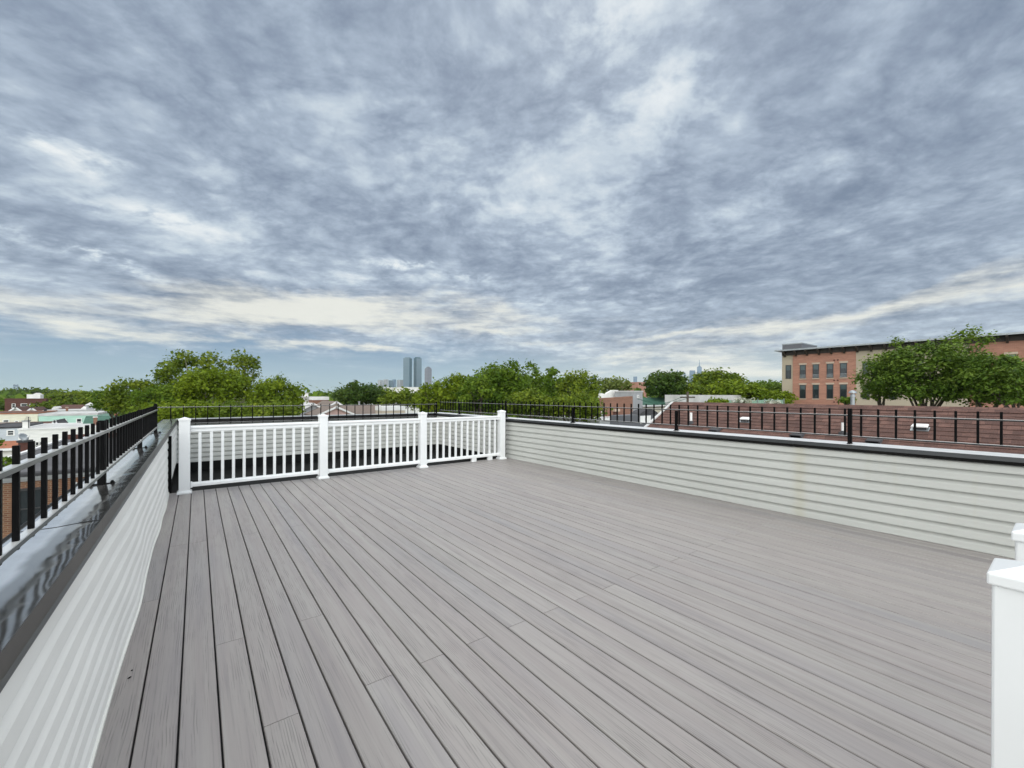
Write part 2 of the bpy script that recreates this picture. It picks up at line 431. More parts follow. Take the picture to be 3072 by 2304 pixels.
    dark = total([(480, 640, 100, 42, 0.34, -12), (200, 560, 240, 20, 0.16, -8), (660, 330, 330, 90, 0.15, -30), (870, 470, 420, 60, 0.10, -10),
                  (1830, 380, 330, 80, 0.12, 25), (1750, 560, 380, 70, 0.12, 12), (100, 130, 330, 120, 0.10, -30), (2000, 160, 260, 100, 0.08, 35),
                  (1300, 560, 260, 45, 0.08), (1480, 350, 90, 40, 0.14, 30), (2150, 605, 90, 16, 0.30, 12), (1700, 705, 220, 14, 0.12)])
    cream = total([(560, 648, 120, 26, 0.62), (470, 690, 120, 13, 0.45), (640, 690, 150, 18, 0.48), (770, 655, 100, 18, 0.75), (900, 690, 190, 22, 0.75), (1060, 668, 90, 14, 0.35), (960, 640, 120, 10, 0.3),
                   (40, 640, 100, 14, 0.45, -5), (140, 690, 130, 12, 0.50, -4), (260, 715, 110, 8, 0.60), (80, 722, 80, 7, 0.45), (620, 744, 110, 7, 0.55), (772, 750, 50, 8, 0.75),
                   (1060, 712, 100, 7, 0.5), (1180, 742, 90, 6, 0.4), (1330, 728, 150, 8, 0.30), (1480, 700, 120, 7, 0.35), (1290, 690, 130, 8, 0.25),
                   (2130, 598, 150, 16, 0.34, 13), (1960, 655, 200, 15, 0.36, 8), (2100, 640, 130, 11, 0.32, 6), (1720, 695, 190, 12, 0.36, 5), (700, 690, 420, 55, 0.16), (1560, 775, 260, 30, 0.20), (2190, 550, 80, 12, 0.25, 20), (2120, 668, 130, 8, 0.35, 5),
                   (1480, 752, 160, 9, 0.5), (1600, 772, 130, 8, 0.55), (1640, 795, 130, 9, 0.75), (1440, 806, 180, 9, 0.6), (1330, 775, 120, 7, 0.4), (1500, 720, 90, 6, 0.3)])
    def dev(v, k): return mth(nt, 'MULTIPLY', mth(nt, 'SUBTRACT', v, 0.5), k)
    puff = noise(nt, mapped(nt, pw, (5.8, 6.0, 1), (7.1, 3.3, 5)), 1.0, 6, 0.55)
    billow = mth(nt, 'ABSOLUTE', mth(nt, 'SUBTRACT', puff, 0.5))
    ragged = mth(nt, 'MULTIPLY_ADD', smooth(nt, mth(nt, 'ADD', med, dev(fine, 0.5)), 0.40, 0.62), 1.35, 0.25)
    bright = mth(nt, 'MULTIPLY', bright, ragged)
    cm = mth(nt, 'ADD', cream, mth(nt, 'ADD', dev(med, 0.9), mth(nt, 'ADD', dev(lay, 2.7), dev(fine, 0.5))))
    cream = mth(nt, 'MULTIPLY', mth(nt, 'MULTIPLY', smooth(nt, cm, 0.02, 1.3), smooth(nt, cream, 0.04, 0.6)), 0.92)
    t = mth(nt, 'ADD', dev(big, 0.75), mth(nt, 'ADD', dev(med, 1.0), mth(nt, 'MULTIPLY', mth(nt, 'SUBTRACT', billow, 0.08), 1.5)))
    t = mth(nt, 'ADD', t, mth(nt, 'ADD', dev(fine, 0.58), mth(nt, 'MULTIPLY', dev(lay, 1.15), lowness)))
    t = mth(nt, 'ADD', mth(nt, 'ADD', t, 0.53), bright); t = mth(nt, 'SUBTRACT', t, dark)
    cloud = ramp(nt, mth(nt, 'MULTIPLY', t, 0.75), [(0.0, (0.185, 0.24, 0.33)), (0.21, (0.29, 0.355, 0.455)), (0.375, (0.40, 0.48, 0.585)), (0.54, (0.56, 0.645, 0.725)), (0.74, (0.74, 0.80, 0.84)), (0.98, (0.88, 0.915, 0.92))])
    # clear strip low down, paler and warmer to the right of the view
    side = smooth(nt, az, rad(-14), rad(22))
    low_l = ramp(nt, mth(nt, 'MULTIPLY', el, 1/rad(12)), [(0.0, (0.40, 0.54, 0.58)), (0.16, (0.31, 0.455, 0.545)), (0.5, (0.155, 0.285, 0.45)), (1.0, (0.24, 0.33, 0.47))])
    low_r = ramp(nt, mth(nt, 'MULTIPLY', el, 1/rad(12)), [(0.0, (0.54, 0.62, 0.62)), (0.2, (0.50, 0.585, 0.60)), (0.55, (0.30, 0.405, 0.50)), (1.0, (0.30, 0.38, 0.49))])
    low = mixc(nt, side, low_l, low_r)
    streak = noise(nt, mapped(nt, comb(az, el), (5, 42, 1), (0.3, 0.1, 0)), 1.0, 6, 0.6)
    low = mixc(nt, mth(nt, 'MULTIPLY', smooth(nt, streak, 0.5, 0.72), mth(nt, 'MULTIPLY_ADD', side, 0.4, 0.25)), low, (0.50, 0.60, 0.655))
    edge = mth(nt, 'ADD', el, mth(nt, 'MULTIPLY', mth(nt, 'SUBTRACT', med, 0.5), 0.10))
    edge = mth(nt, 'ADD', edge, mth(nt, 'ADD', mth(nt, 'MULTIPLY', side, rad(2.0)), dev(lay, 0.10)))
    c = mixc(nt, smooth(nt, edge, rad(3.6), rad(8.5)), low, cloud)
    c = mixc(nt, cream, c, (0.88, 0.87, 0.78))
    # an overcast sky is brightest overhead; unseen sky behind and left is boosted as fill
    up = smooth(nt, el, rad(44), rad(75)); back = smooth(nt, f, -0.05, -0.85)
    left = smooth(nt, az, rad(-52), rad(-66))
    gain = mth(nt, 'ADD', mth(nt, 'MULTIPLY_ADD', up, GAIN_UP, 1.0), mth(nt, 'ADD', mth(nt, 'MULTIPLY', back, GAIN_BACK), mth(nt, 'MULTIPLY', left, 0.3)))
    c = mixc(nt, mth(nt, 'MAXIMUM', mth(nt, 'MAXIMUM', mth(nt, 'MULTIPLY', up, 0.75), mth(nt, 'MULTIPLY', left, 0.8)), mth(nt, 'MULTIPLY', back, 0.9)), c, (0.52, 0.515, 0.49))
    sc = nt.nodes.new('ShaderNodeVectorMath'); sc.operation = 'SCALE'; nt.links.new(c, sc.inputs[0]); nt.links.new(mth(nt, 'MULTIPLY', gain, 10.0), sc.inputs['Scale'])
    fin = mixc(nt, 0.94, sky.outputs[0], sc.outputs[0])
    nt.links.new(fin, bg.inputs['Color']); bg.inputs['Strength'].default_value = 0.1
GAIN_UP, GAIN_BACK = 1.5, 5.6
build_sky()

sl = bpy.data.lights.new('sun', 'SUN'); sl.energy = 0.9; sl.angle = rad(50); sl.color = (1.0, 0.96, 0.9)
so = bpy.data.objects.new('sun', sl); COL.objects.link(so)
sd = Vector((math.sin(SUN_AZ)*math.cos(SUN_EL), math.cos(SUN_AZ)*math.cos(SUN_EL), math.sin(SUN_EL)))
so.rotation_euler = sd.to_track_quat('Z', 'Y').to_euler(); so.location = (0, 0, 60)

# ------------------------------------------------------------------ ground
def build_ground():
    m, nt, b = new_mat('ground')
    co = objco(nt)
    n1 = noise(nt, co, 0.02, 6); n2 = noise(nt, co, 0.3, 5)
    c = ramp(nt, n1, [(0.35, (0.05, 0.075, 0.02)), (0.5, (0.075, 0.095, 0.035)), (0.62, (0.14, 0.135, 0.125))])
    c = mixc(nt, mth(nt, 'MULTIPLY', smooth(nt, n2, 0.5, 0.7), 0.5), c, (0.10, 0.10, 0.095))
    nt.links.new(c, b.inputs['Base Color']); b.inputs['Roughness'].default_value = 0.95
    mb = MB(); n = 64; R0 = 5200
    mb.v = [Vector((0, 0, GROUND))] + [Vector((R0*math.cos(2*PI*k/n), R0*math.sin(2*PI*k/n), GROUND)) for k in range(n)]
    mb.f = [(0, 1+k, 1+(k+1) % n) for k in range(n)]
    tag(mb.build('ground', m), kind='structure')
build_ground()

# ------------------------------------------------------------------ deck
X0, PITCH, GAP = -0.199, 0.1415, 0.0078
def build_deck():
    rng = random.Random(4)
    mb = MB(); rnd = []
    c = 0.003
    def board(x0, x1, y0, y1, r):
        # chamfered long edges
        prof = [(x0, -0.024), (x0, -c), (x0+c, 0), (x1-c, 0), (x1, -c), (x1, -0.024)]
        n0 = len(mb.f); mb.extrude(prof, 1, y0, y1); rnd.extend([r]*(len(mb.f)-n0))
    y_near, y_end = -2.2, 7.60
    i = -1
    while True:
        x0 = X0 + PITCH*i + GAP/2; x1 = x0 + PITCH - GAP
        if x0 > 5.72: break
        x1 = min(x1, 5.76)
        if i == -1: x0 = -0.335
        if i in (2, 5): js = [2.86]
        elif i == 3 or (i >= 6 and i % 2 == 0): js = [2.04]
        elif i == -1: js = [rng.uniform(3.5, 4.5)]
        else: js = [4.955]
        js = [y_near] + js + [y_end]
        for a, b_ in zip(js[:-1], js[1:]):
            board(x0, x1, a + (0.0018 if a != y_near else 0), b_ - (0.0018 if b_ != y_end else 0), rng.random())
        i += 1
    mb.build('deck', M['deck'], attr=rnd)
    o = bpy.data.objects['deck']; tag(o, kind='structure')
    tag(MB().box(-0.33, 5.75, -2.2, 7.56, -0.09, -0.0245).build('deck_underlay', M['under']), kind='structure')
    # dark metal edge strip where the boards stop
    tag(MB().box(-0.33, 5.55, 7.602, 7.64, -0.2, -0.004).build('deck_edge_strip', M['bronze']), kind='structure')
build_deck()

def chip(u, v, s, rot, label):
    p = hit(u, v, 2, 0.0015)
    t = thing('bark_chip', label, 'debris', p, rot)
    n = 9; rg = random.Random(int(u)); vs = []
    for z, k in ((0.0, 0.8), (0.002, 1.0), (0.0045, 0.6)):
        for i in range(n):
            a = 2*PI*i/n; r = s*(0.75+0.4*rg.random())*k
            vs.append((r*math.cos(a)*1.7, r*math.sin(a)*0.6, z))
    fs = [tuple(range(n-1, -1, -1)), tuple(range(2*n, 3*n))] + [(j*n+i, j*n+(i+1) % n, (j+1)*n+(i+1) % n, (j+1)*n+i) for j in (0, 1) for i in range(n)]
    MB().add(vs, fs).build('chip', M['black'], t, local=True)
chip(388, 2034, 0.0055, 0.7, 'small dark fleck of debris on the leftmost deck board')
chip(396, 2012, 0.003, 0.3, 'tiny dark speck just beyond the dark fleck on the leftmost board')
tag(MB().box(-0.50, 5.72, 7.64, 11.0, -0.5, -0.20).build('lower_roof', M['membrane']), kind='structure')
# the building under the deck
t = thing('apartment_house', 'house carrying the roof deck, walls below the black coping', 'building', (2.5, 4, GROUND))
MB().box(-0.48, 5.70, -2.4, 11.1, GROUND, -0.52).build('wall', M['stucco'], t)
MB().box(-0.34, 5.75, -2.3, 7.64, -0.515, -0.205).build('roof_slab', M['under'], t)

# ------------------------------------------------------------------ siding, parapets
def siding_mesh(length, z0, z1, course, bulge, y_off=0.0, seed=1, depth=0.013, step=0.12, shallow=False):
    """double dutch-lap siding on the plane x=0 facing -x, local y from 0 to length; returns an MB"""
    rng = random.Random(seed)
    mb = MB()
    prof = []
    z = z1
    # walk down: each course = lip, concave slope out, flat face
    k = 0; rows = []
    zt = z1
    while zt > z0 + 0.004:
        zb = max(z0, zt - course)
        h = zt - zb
        pts = [(0.016, zt), (0.014, zt - 0.14*h), (0.007, zt - 0.32*h), (-0.0085, zt - 0.47*h), (-0.0135, zt - 0.53*h), (-0.0155, zt - 0.75*h), (-0.0185, zb + 0.001), (-0.0185, zb - 0.010), (-0.0125, zb - 0.0105), (0.008, zb - 0.001), (0.016, zb)]
        if shallow: pts = [(0.001, zt), (-0.001, zt - 0.10*h), (-0.005, zt - 0.28*h), (-0.0125, zt - 0.46*h), (-0.0155, zt - 0.55*h), (-0.0165, zt - 0.75*h), (-0.0175, zb + 0.001), (-0.0175, zb - 0.003), (-0.012, zb - 0.003), (-0.003, zb - 0.001), (0.001, zb)]
        if zb <= z0 + 1e-6: pts = pts[:7] + [(-0.0185, zb), (0.004, zb)]
        rows.append(pts); zt = zb; k += 1
    ny = int(length/step) + 1
    for ci, pts in enumerate(rows):
        base = len(mb.v); m_ = len(pts)
        seam = rng.uniform(0.15, 0.85)*length if ci % 2 == 0 else seam
        for j in range(ny + 1):
            y = length*j/ny
            for (x, z) in pts:
                b_ = bulge(y, z) + (0.0012 if y > seam else 0)
                mb.v.append(Vector((x - b_, y, z)))
        for j in range(ny):
            for q in range(m_-1):
                a = base + j*m_ + q
                mb.f.append((a, a+1, a+1+m_, a+m_))
    return mb

# ---- right parapet (its own frame: origin at the near end, local y along the wall, local x outwards)
RT = rad(1.03)
RBASE = (5.672, 0.0, 0.0)
def right_parapet():
    t = thing('parapet_wall', 'long parapet wall clad in pale grey siding on the right of the deck', 'wall', RBASE, RT)
    L0, L1 = -2.2, 10.95
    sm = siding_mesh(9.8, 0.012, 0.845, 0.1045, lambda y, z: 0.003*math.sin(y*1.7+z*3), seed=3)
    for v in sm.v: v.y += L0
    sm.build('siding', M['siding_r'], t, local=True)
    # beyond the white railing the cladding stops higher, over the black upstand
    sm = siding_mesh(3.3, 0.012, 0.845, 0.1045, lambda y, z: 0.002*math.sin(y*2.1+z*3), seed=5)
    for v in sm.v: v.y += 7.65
    sm.build('siding', M['siding_r'], t, local=True)
    MB().box(0.018, 0.26, L0, L1+0.25, -0.5, 0.84).build('wall_core', M['stucco'], t, local=True)
    MB().box(-0.004, 0.004, 7.65, L1, -0.2, 0.008).build('flashing', M['membrane'], t, local=True)
    MB().box(-0.022, 0.0, L0, 7.6, 0.002, 0.013).build('base_trim', M['siding_r'], t, local=True, bevel=0.002)
    # coping in lengths with lapped joints
    cuts = [L0, 1.98, 5.05, 8.1, L1+0.3]
    for a, b_ in zip(cuts[:-1], cuts[1:]):
        e = 0.0015 if a != L0 else 0
        s = MB().extrude([(-0.035, 0.868), (0.30, 0.874), (0.30, 0.879), (-0.035, 0.876)], 1, a+e, b_)
        c = s.build('coping', M['coping'], t, local=True)
        MB().extrude([(-0.0352, 0.8765), (-0.0352, 0.8365), (-0.0435, 0.8365), (-0.0372, 0.8765)], 1, a+e, b_).build('fascia', M['fascia_slate'], c, local=True)
        MB().extrude([(-0.0352, 0.8362), (-0.0352, 0.808), (-0.037, 0.806), (-0.0428, 0.8362)], 1, a+e, b_).build('drip_edge', M['bronze'], c, local=True)
        MB().box(0.3005, 0.304, a+e, b_, 0.80, 0.879).build('outer_fascia', M['bronze'], c, local=True)
    return t
right_parapet()

def left_parapet():
    t = thing('parapet_wall', 'low parapet wall with wavy siding along the left edge of the deck', 'wall', (-0.335, 0, 0))
    L0, L1 = -2.2, 7.62
    def bul(y, z):
        y = y + L0
        k = max(0.0, 1 - z/0.8)
        return -(0.011*math.sin(y*2.05+0.6) + 0.004*math.sin(y*3.7+z*2.5) + 0.0018*math.sin(y*5.9 - z*9) + 0.010*math.exp(-((y-5.2)/0.8)**2) + 0.006) * (0.35 + 0.65*k) - 0.0014*math.sin(y*7.0+z*16)
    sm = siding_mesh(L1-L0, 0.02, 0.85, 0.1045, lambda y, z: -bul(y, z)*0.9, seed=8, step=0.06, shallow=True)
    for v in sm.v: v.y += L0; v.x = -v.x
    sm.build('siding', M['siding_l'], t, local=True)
    # loose starter strip snaking along the foot of the wall
    tr = MB(); pts = []
    n = 160
    for j in range(n+1):
        y = (L1-L0)*j/n; bx = -bul(y, 0.0)*-1
        x = 0.018 + bul(y, 0.0)*-0.9
        pts.append((x, y+L0))
    tr.v = []; prof = [(-0.004, 0.001), (0.008, 0.001), (0.008, 0.016), (0.003, 0.017), (-0.004, 0.020)]
    for (x, y) in pts:
        for (dx, z) in prof: tr.v.append(Vector((x+dx, y, z)))
    k = len(prof)
    for j in range(n):
        for q in range(k-1): tr.f.append((j*k+q, j*k+q+1, (j+1)*k+q+1, (j+1)*k+q))
    tr.build('base_trim', M['trim'], t, local=True, smooth=False)
    MB().box(-0.20, -0.03, L0, 10.95, -0.5, 0.84).build('wall_core', M['stucco'], t, local=True)
    # beyond the railing: recessed cladding above a black upstand, black corner trim
    sm = siding_mesh(3.2, 0.05, 0.845, 0.1045, lambda y, z: 0.002*math.sin(y*2.1+z*3), seed=15)
    for v in sm.v: v.y += 7.69; v.x = -v.x + 0.0
    sm.build('siding', M['siding_l'], t, local=True)
    MB().box(-0.018, 0.004, 7.69, 10.9, -0.2, 0.05).build('flashing', M['membrane'], t, local=True)
    MB().box(-0.03, 0.052, 7.622, 7.685, -0.2, 0.80).build('corner_trim', M['black'], t, local=True, bevel=0.003)
    cuts = [L0, 2.415, 5.46, 8.5, 11.2]
    for a, b_ in zip(cuts[:-1], cuts[1:]):
        e = 0.002 if a != L0 else 0
        s = MB(); ny = int((b_-a-e)/0.025); prof = [(-0.215, 0.8706), (-0.18, 0.8701), (-0.14, 0.8698), (-0.118, 0.8698), (-0.104, 0.8704), (-0.088, 0.8718), (-0.070, 0.8736), (-0.052, 0.8753), (-0.038, 0.8764), (-0.026, 0.8770), (-0.014, 0.8774), (-0.002, 0.8777), (0.010, 0.8779), (0.020, 0.8779)]
        for j in range(ny+1):
            y = a+e + (b_-a-e)*j/ny
            for x, z in prof:
                k = max(0.0, min(1.0, (x+0.060)/0.035)); k = k*k*(3-2*k)
                wv = 0.55*math.sin(y*23+x*20) + 0.35*math.sin(y*37.7+1.3-x*35) + 0.5*math.sin(y*11.3+0.4)
                s.v.append(Vector((x, y, z + 0.0010*wv*k*(1-0.75*max(0, (x-0.0)/0.02)) + 0.0003*math.sin(y*4.1)*(1-k))))
        m_ = len(prof)
        for j in range(ny):
            for q in range(m_-1): s.f.append((j*m_+q, j*m_+q+1, (j+1)*m_+q+1, (j+1)*m_+q))
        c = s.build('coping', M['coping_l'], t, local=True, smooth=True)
        MB().extrude([(0.0202, 0.8788), (0.022, 0.822), (0.030, 0.815), (0.0305, 0.818), (0.0238, 0.825), (0.0222, 0.8788)], 1, a+e, b_).build('fascia', M['bronze_l'], c, local=True)
        MB().box(-0.2185, -0.2155, a+e, b_, 0.80, 0.879).build('outer_fascia', M['bronze'], c, local=True)
    sm = MB(); pr = [(-0.214, 0.8715), (-0.14, 0.8706), (-0.118, 0.8706), (-0.104, 0.8712), (-0.088, 0.8726), (-0.070, 0.8744), (-0.052, 0.8761), (-0.038, 0.8774), (-0.026, 0.8782), (-0.002, 0.8789), (0.0195, 0.8790)]
    for (xa, za), (xb, zb) in zip(pr[:-1], pr[1:]): sm.slab((xa, 2.408, za), (xb, 2.408, zb), (xb, 2.4145, zb), (xa, 2.4145, za), 0.002)
    sm.build('joint_seam', M['bronze'], t, local=True)
M['bronze_l'] = plain('weathered_bronze_metal', (0.048, 0.046, 0.041), 0.4, 0.2, 1.5)
left_parapet()

def back_parapet():
    t = thing('parapet_wall', 'far parapet wall of grey siding above a black roof, behind the white railing', 'wall', (2.5, 10.9, 0))
    sm = siding_mesh(6.0, 0.0, 0.79, 0.0985, lambda y, z: 0.003*math.sin(y*1.9+z*3), seed=21)
    mb = MB(); mb.v = [Vector((v.y - 0.45, 10.9 + v.x, v.z)) for v in sm.v]; mb.f = sm.f
    mb.build('siding', M['siding_r'], t)
    MB().box(-0.50, 5.48, 10.918, 11.12, -0.5, 0.80).build('wall_core', M['stucco'], t)
    MB().box(-0.40, 5.48, 10.885, 10.904, -0.2, -0.002).build('flashing', M['membrane'], t)
    c = MB().extrude([(10.865, 0.868), (10.865, 0.876), (11.20, 0.882), (11.20, 0.874)], 0, -0.34, 5.43).build('coping', M['coping_b'], t)
    MB().extrude([(10.8645, 0.8765), (10.861, 0.80), (10.852, 0.794), (10.849, 0.797), (10.857, 0.806), (10.8615, 0.8765)], 0, -0.31, 5.43).build('fascia', M['bronze'], c)
M['coping_b'] = plain('pale_coping_metal', (0.46, 0.47, 0.46), 0.35, 0.1, 3, metal=0.6)
back_parapet()

# ------------------------------------------------------------------ black fences
def fence(label, base, rotz, xs, y0, y1, posts, pick0, pitch, z_rails, z_pick, post_tops, along='y', rail_mat='rail_dark'):
    """posts: local positions along the run; xs = (post line, rail line) offsets"""
    t = thing('metal_fence', label, 'fence', base, rotz)
    def P(a, off, z): return (off, a, z) if along == 'y' else (a, off, z)
    def bx(a0, a1, o0, o1, z0, z1):
        return MB().box(o0, o1, a0, a1, z0, z1) if along == 'y' else MB().box(a0, a1, o0, o1, z0, z1)
    px, rx = xs
    rh = 0.0195 if rail_mat == 'rail' else 0.0150
    for zr in z_rails:
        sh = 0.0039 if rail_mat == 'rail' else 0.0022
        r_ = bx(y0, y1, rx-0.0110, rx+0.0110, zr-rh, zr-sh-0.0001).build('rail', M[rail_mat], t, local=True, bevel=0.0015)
        bx(y0, y1, rx-0.0108, rx+0.0108, zr-sh, zr).build('rail_glint', M['strip'], r_, local=True)  # added light strip imitating the sky reflection on the rail's top face
    # one picket, then copies
    h = 0.0072 if rail_mat == 'rail' else 0.0088
    first = MB().box(-h, h, -h, h, 0, z_pick[1]-z_pick[0]).build('picket', M['black'], t, local=True, bevel=0.001)
    used = False; a = pick0
    while a < y1 - 0.02:
        if a > y0 + 0.01 and all(abs(a-p) > 0.028 for p, _ in posts):
            if not used: first.location = P(a, rx, z_pick[0]); used = True
            else: copy_part(first, t, P(a, rx, z_pick[0]))
        a += pitch
    for p, top in posts:
        s = 0.018
        po = MB().box(px-s, px+s, p-s, p+s, post_tops[2], top) if along == 'y' else MB().box(p-s, p+s, px-s, px+s, post_tops[2], top)
        po = po.build('post', M['black'], t, local=True, bevel=0.002)
        if post_tops[3]:
            z = post_tops[2]
            b_ = bx(p-0.012, p+0.012, px-0.062, px+0.062, z-0.0005, z+0.005) if False else (MB().box(px-0.062, px+0.062, p-0.014, p+0.014, z+0.0008, z+0.006))
            pl = b_.build('base_plate', M['black'], po, local=True, bevel=0.001)
            for q in (-0.045, 0.045):
                MB().lathe((px+q, p, z+0.006), [(0.010, 0), (0.010, 0.008), (0.006, 0.009), (0.006, 0.015)], 6).build('bolt', M['black'], po, local=True)
    return t

fence('black metal picket fence on the left parapet coping', (-0.43, 0, 0), 0, (-0.0105, -0.003), -1.2, 7.45,
      [(1.35, 1.243), (3.386, 1.243), (5.419, 1.243), (7.36, 1.262)], 1.901 - 0.1455*14, 0.1455, (0.957, 1.187), (0.930, 1.243), (0, 0, 0.8703, True), rail_mat='rail')
fence('black metal picket fence on the right parapet before the brown shingle roof', RBASE, RT, (0.093, 0.098), -1.4, 10.9,
      [(-0.58, 1.17), (1.478, 1.264), (3.544, 1.172), (5.659, 1.169), (7.75, 1.262), (9.8, 1.17)], 0.252-0.1413*11, 0.1413, (0.966, 1.194), (0.957, 1.262), (0, 0, 0.878, True))
fence('black metal picket fence along the far parapet, behind the white railing', (0, 10.84, 0), 0, (0.03, 0.0), -0.62, 5.44,
      [(-0.66, 1.2), (5.45, 1.2)], -0.417, 0.2, (1.135, 0.80), (0.770, 1.172), (0, 0, 0.77, False), along='x')

# ------------------------------------------------------------------ white railing
def post_shapes(t, x, y, top, w=0.127, shoe=True, name='post'):
    h = w/2
    p = MB().box(x-h, x+h, y-h, y+h, 0.002, top-0.05).build(name, M['vinyl'], t, bevel=0.005)
    c = h + 0.007
    cap = MB()
    cap.add([(x-c,y-c,top-0.052),(x+c,y-c,top-0.052),(x+c,y+c,top-0.052),(x-c,y+c,top-0.052),
             (x-c,y-c,top-0.026),(x+c,y-c,top-0.026),(x+c,y+c,top-0.026),(x-c,y+c,top-0.026),(x,y,top)],
            [(0,3,2,1),(0,1,5,4),(1,2,6,5),(2,3,7,6),(3,0,4,7),(4,5,8),(5,6,8),(6,7,8),(7,4,8)])
    cap.build('post_cap', M['vinyl'], p, bevel=0.004)
    if shoe:
        s = h + 0.022
        MB().add([(x-s,y-s,0.001),(x+s,y-s,0.001),(x+s,y+s,0.001),(x-s,y+s,0.001),
                  (x-s,y-s,0.022),(x+s,y-s,0.022),(x+s,y+s,0.022),(x-s,y+s,0.022),
                  (x-h-0.003,y-h-0.003,0.045),(x+h+0.003,y-h-0.003,0.045),(x+h+0.003,y+h+0.003,0.045),(x-h-0.003,y+h+0.003,0.045)],
                 [(0,3,2,1),(0,1,5,4),(1,2,6,5),(2,3,7,6),(3,0,4,7),(4,5,9,8),(5,6,10,9),(6,7,11,10),(7,4,8,11),(8,9,10,11)]).build('post_base', M['vinyl'], p, bevel=0.003)
    return p

def white_railing():
    Y = 7.50
    t = thing('deck_railing', 'white vinyl railing with square balusters across the far end of the deck', 'railing', (2.6, Y, 0))
    px = [-0.135, 1.685, 3.47, 5.325]
    for x in px: post_shapes(t, x, Y, 1.072)
    first = None
    for a, b_ in zip(px[:-1], px[1:]):
        x0, x1 = a+0.066, b_-0.066
        # top rail: T-shaped, rounded shoulders
        MB().extrude([(Y-0.026, 0.862), (Y+0.026, 0.862), (Y+0.026, 0.905), (Y+0.042, 0.913), (Y+0.042, 0.934), (Y+0.030, 0.945), (Y-0.030, 0.945), (Y-0.042, 0.934), (Y-0.042, 0.913), (Y-0.026, 0.905)], 0, x0, x1).build('top_rail', M['vinyl'], t, bevel=0.003)
        MB().extrude([(Y-0.036, 0.085), (Y+0.036, 0.085), (Y+0.036, 0.120), (Y+0.024, 0.142), (Y-0.024, 0.142), (Y-0.036, 0.120)], 0, x0, x1).build('bottom_rail', M['vinyl'], t, bevel=0.003)
        for xm in ((4.62, 5.02) if a > 3 else ()):
            MB().box(xm-0.055, xm+0.055, Y-0.028, Y+0.028, 0.002, 0.0845).build('foot_block', M['vinyl'], t, bevel=0.003)
        for xe, s in ((x0, 1), (x1, -1)):
            MB().box(xe, xe+s*0.022, Y-0.044, Y+0.044, 0.075, 0.150).build('rail_bracket', M['vinyl'], t, bevel=0.003)
        n = 12; sp = (x1-x0)/(n+0.6)
        for k in range(n):
            xc = x0 + sp*(k+0.8)
            if first is None:
                h = 0.0185
                first = MB().box(-h, h, -h, h, 0, 0.722).build('baluster', M['vinyl'], t, local=True, bevel=0.003)
                first.location = (xc-2.6, 0, 0.1405)
            else: copy_part(first, t, (xc-2.6, 0, 0.1405))
white_railing()

def near_post(x, y, top, label):
    t = thing('railing_post', label, 'post', (x, y, 0), group='white posts at the near right edge of the deck')
    post_shapes(t, x, y, top, shoe=True)
near_post(1.475, 0.047, 1.036, 'nearest white vinyl post at the right edge, tall and close to the eye')
near_post(1.955, 0.040, 1.036, 'second white vinyl post, half hidden behind the nearest post')

# ------------------------------------------------------------------ trees
TREE_T = {}
def limb(mb, p0, p1, r0, r1, rng, n=5, sag=0.15):
    p0 = Vector(p0); p1 = Vector(p1); L = (p1-p0).length
    pts = []; rs = []
    off = Vector((rng.uniform(-1, 1), rng.uniform(-1, 1), rng.uniform(0.1, 0.6))) * L * sag
    for i in range(n+1):
        s = i/n
        pts.append(p0.lerp(p1, s) + off*math.sin(PI*s) + Vector((rng.uniform(-1, 1), rng.uniform(-1, 1), 0))*L*0.015*(0 < i < n))
        rs.append(r0 + (r1-r0)*s)
    mb.tube(pts, rs, 6, caps=True)

def leaves(centres, radii, n, size, seed, flat=0.0, tone=None, droop=0.2):
    """many small leaf sprays through the volume of the clumps"""
    g = np.random.default_rng(seed)
    C = np.array(centres, dtype=float); Rr = np.array(radii, dtype=float)
    if Rr.ndim == 1: Rr = np.stack([Rr, Rr, Rr*0.8], 1)
    p = (Rr[:, 0]*Rr[:, 1]); p = p/p.sum()
    idx = g.choice(len(C), n, p=p)
    d = g.normal(size=(n, 3)); d /= np.linalg.norm(d, axis=1, keepdims=True)
    rr = g.random(n)**0.42
    ruff = 1 + 0.22*g.normal(size=n) + 0.5*(g.random(n) > 0.965)*g.random(n)
    pos = C[idx] + d*Rr[idx]*(rr*ruff)[:, None]
    nrm = d*0.55 + g.normal(size=(n, 3))*0.55; nrm[:, 2] += 0.55 + flat
    nrm /= np.linalg.norm(nrm, axis=1, keepdims=True)
    a = g.normal(size=(n, 3)); a[:, 2] -= droop; a -= nrm*(a*nrm).sum(1, keepdims=True); a /= np.linalg.norm(a, axis=1, keepdims=True)
    b = np.cross(nrm, a)
    s = size*(0.45 + 1.15*g.random(n)**1.6)[:, None]
    w = s*(0.30 + 0.2*g.random((n, 1)))
    k = s*0.18
    V = np.stack([pos - a*s*0.5, pos + b*w - nrm*k*0.5 - a*s*0.05, pos + a*s*0.5 - nrm*k, pos - b*w - nrm*k*0.5 - a*s*0.05], 1).reshape(-1, 3)
    ct = g.random(len(C)) if tone is None else np.asarray(tone)
    t = np.clip(0.5*ct[idx] + 0.5*g.random(n) , 0, 1)
    return V, t

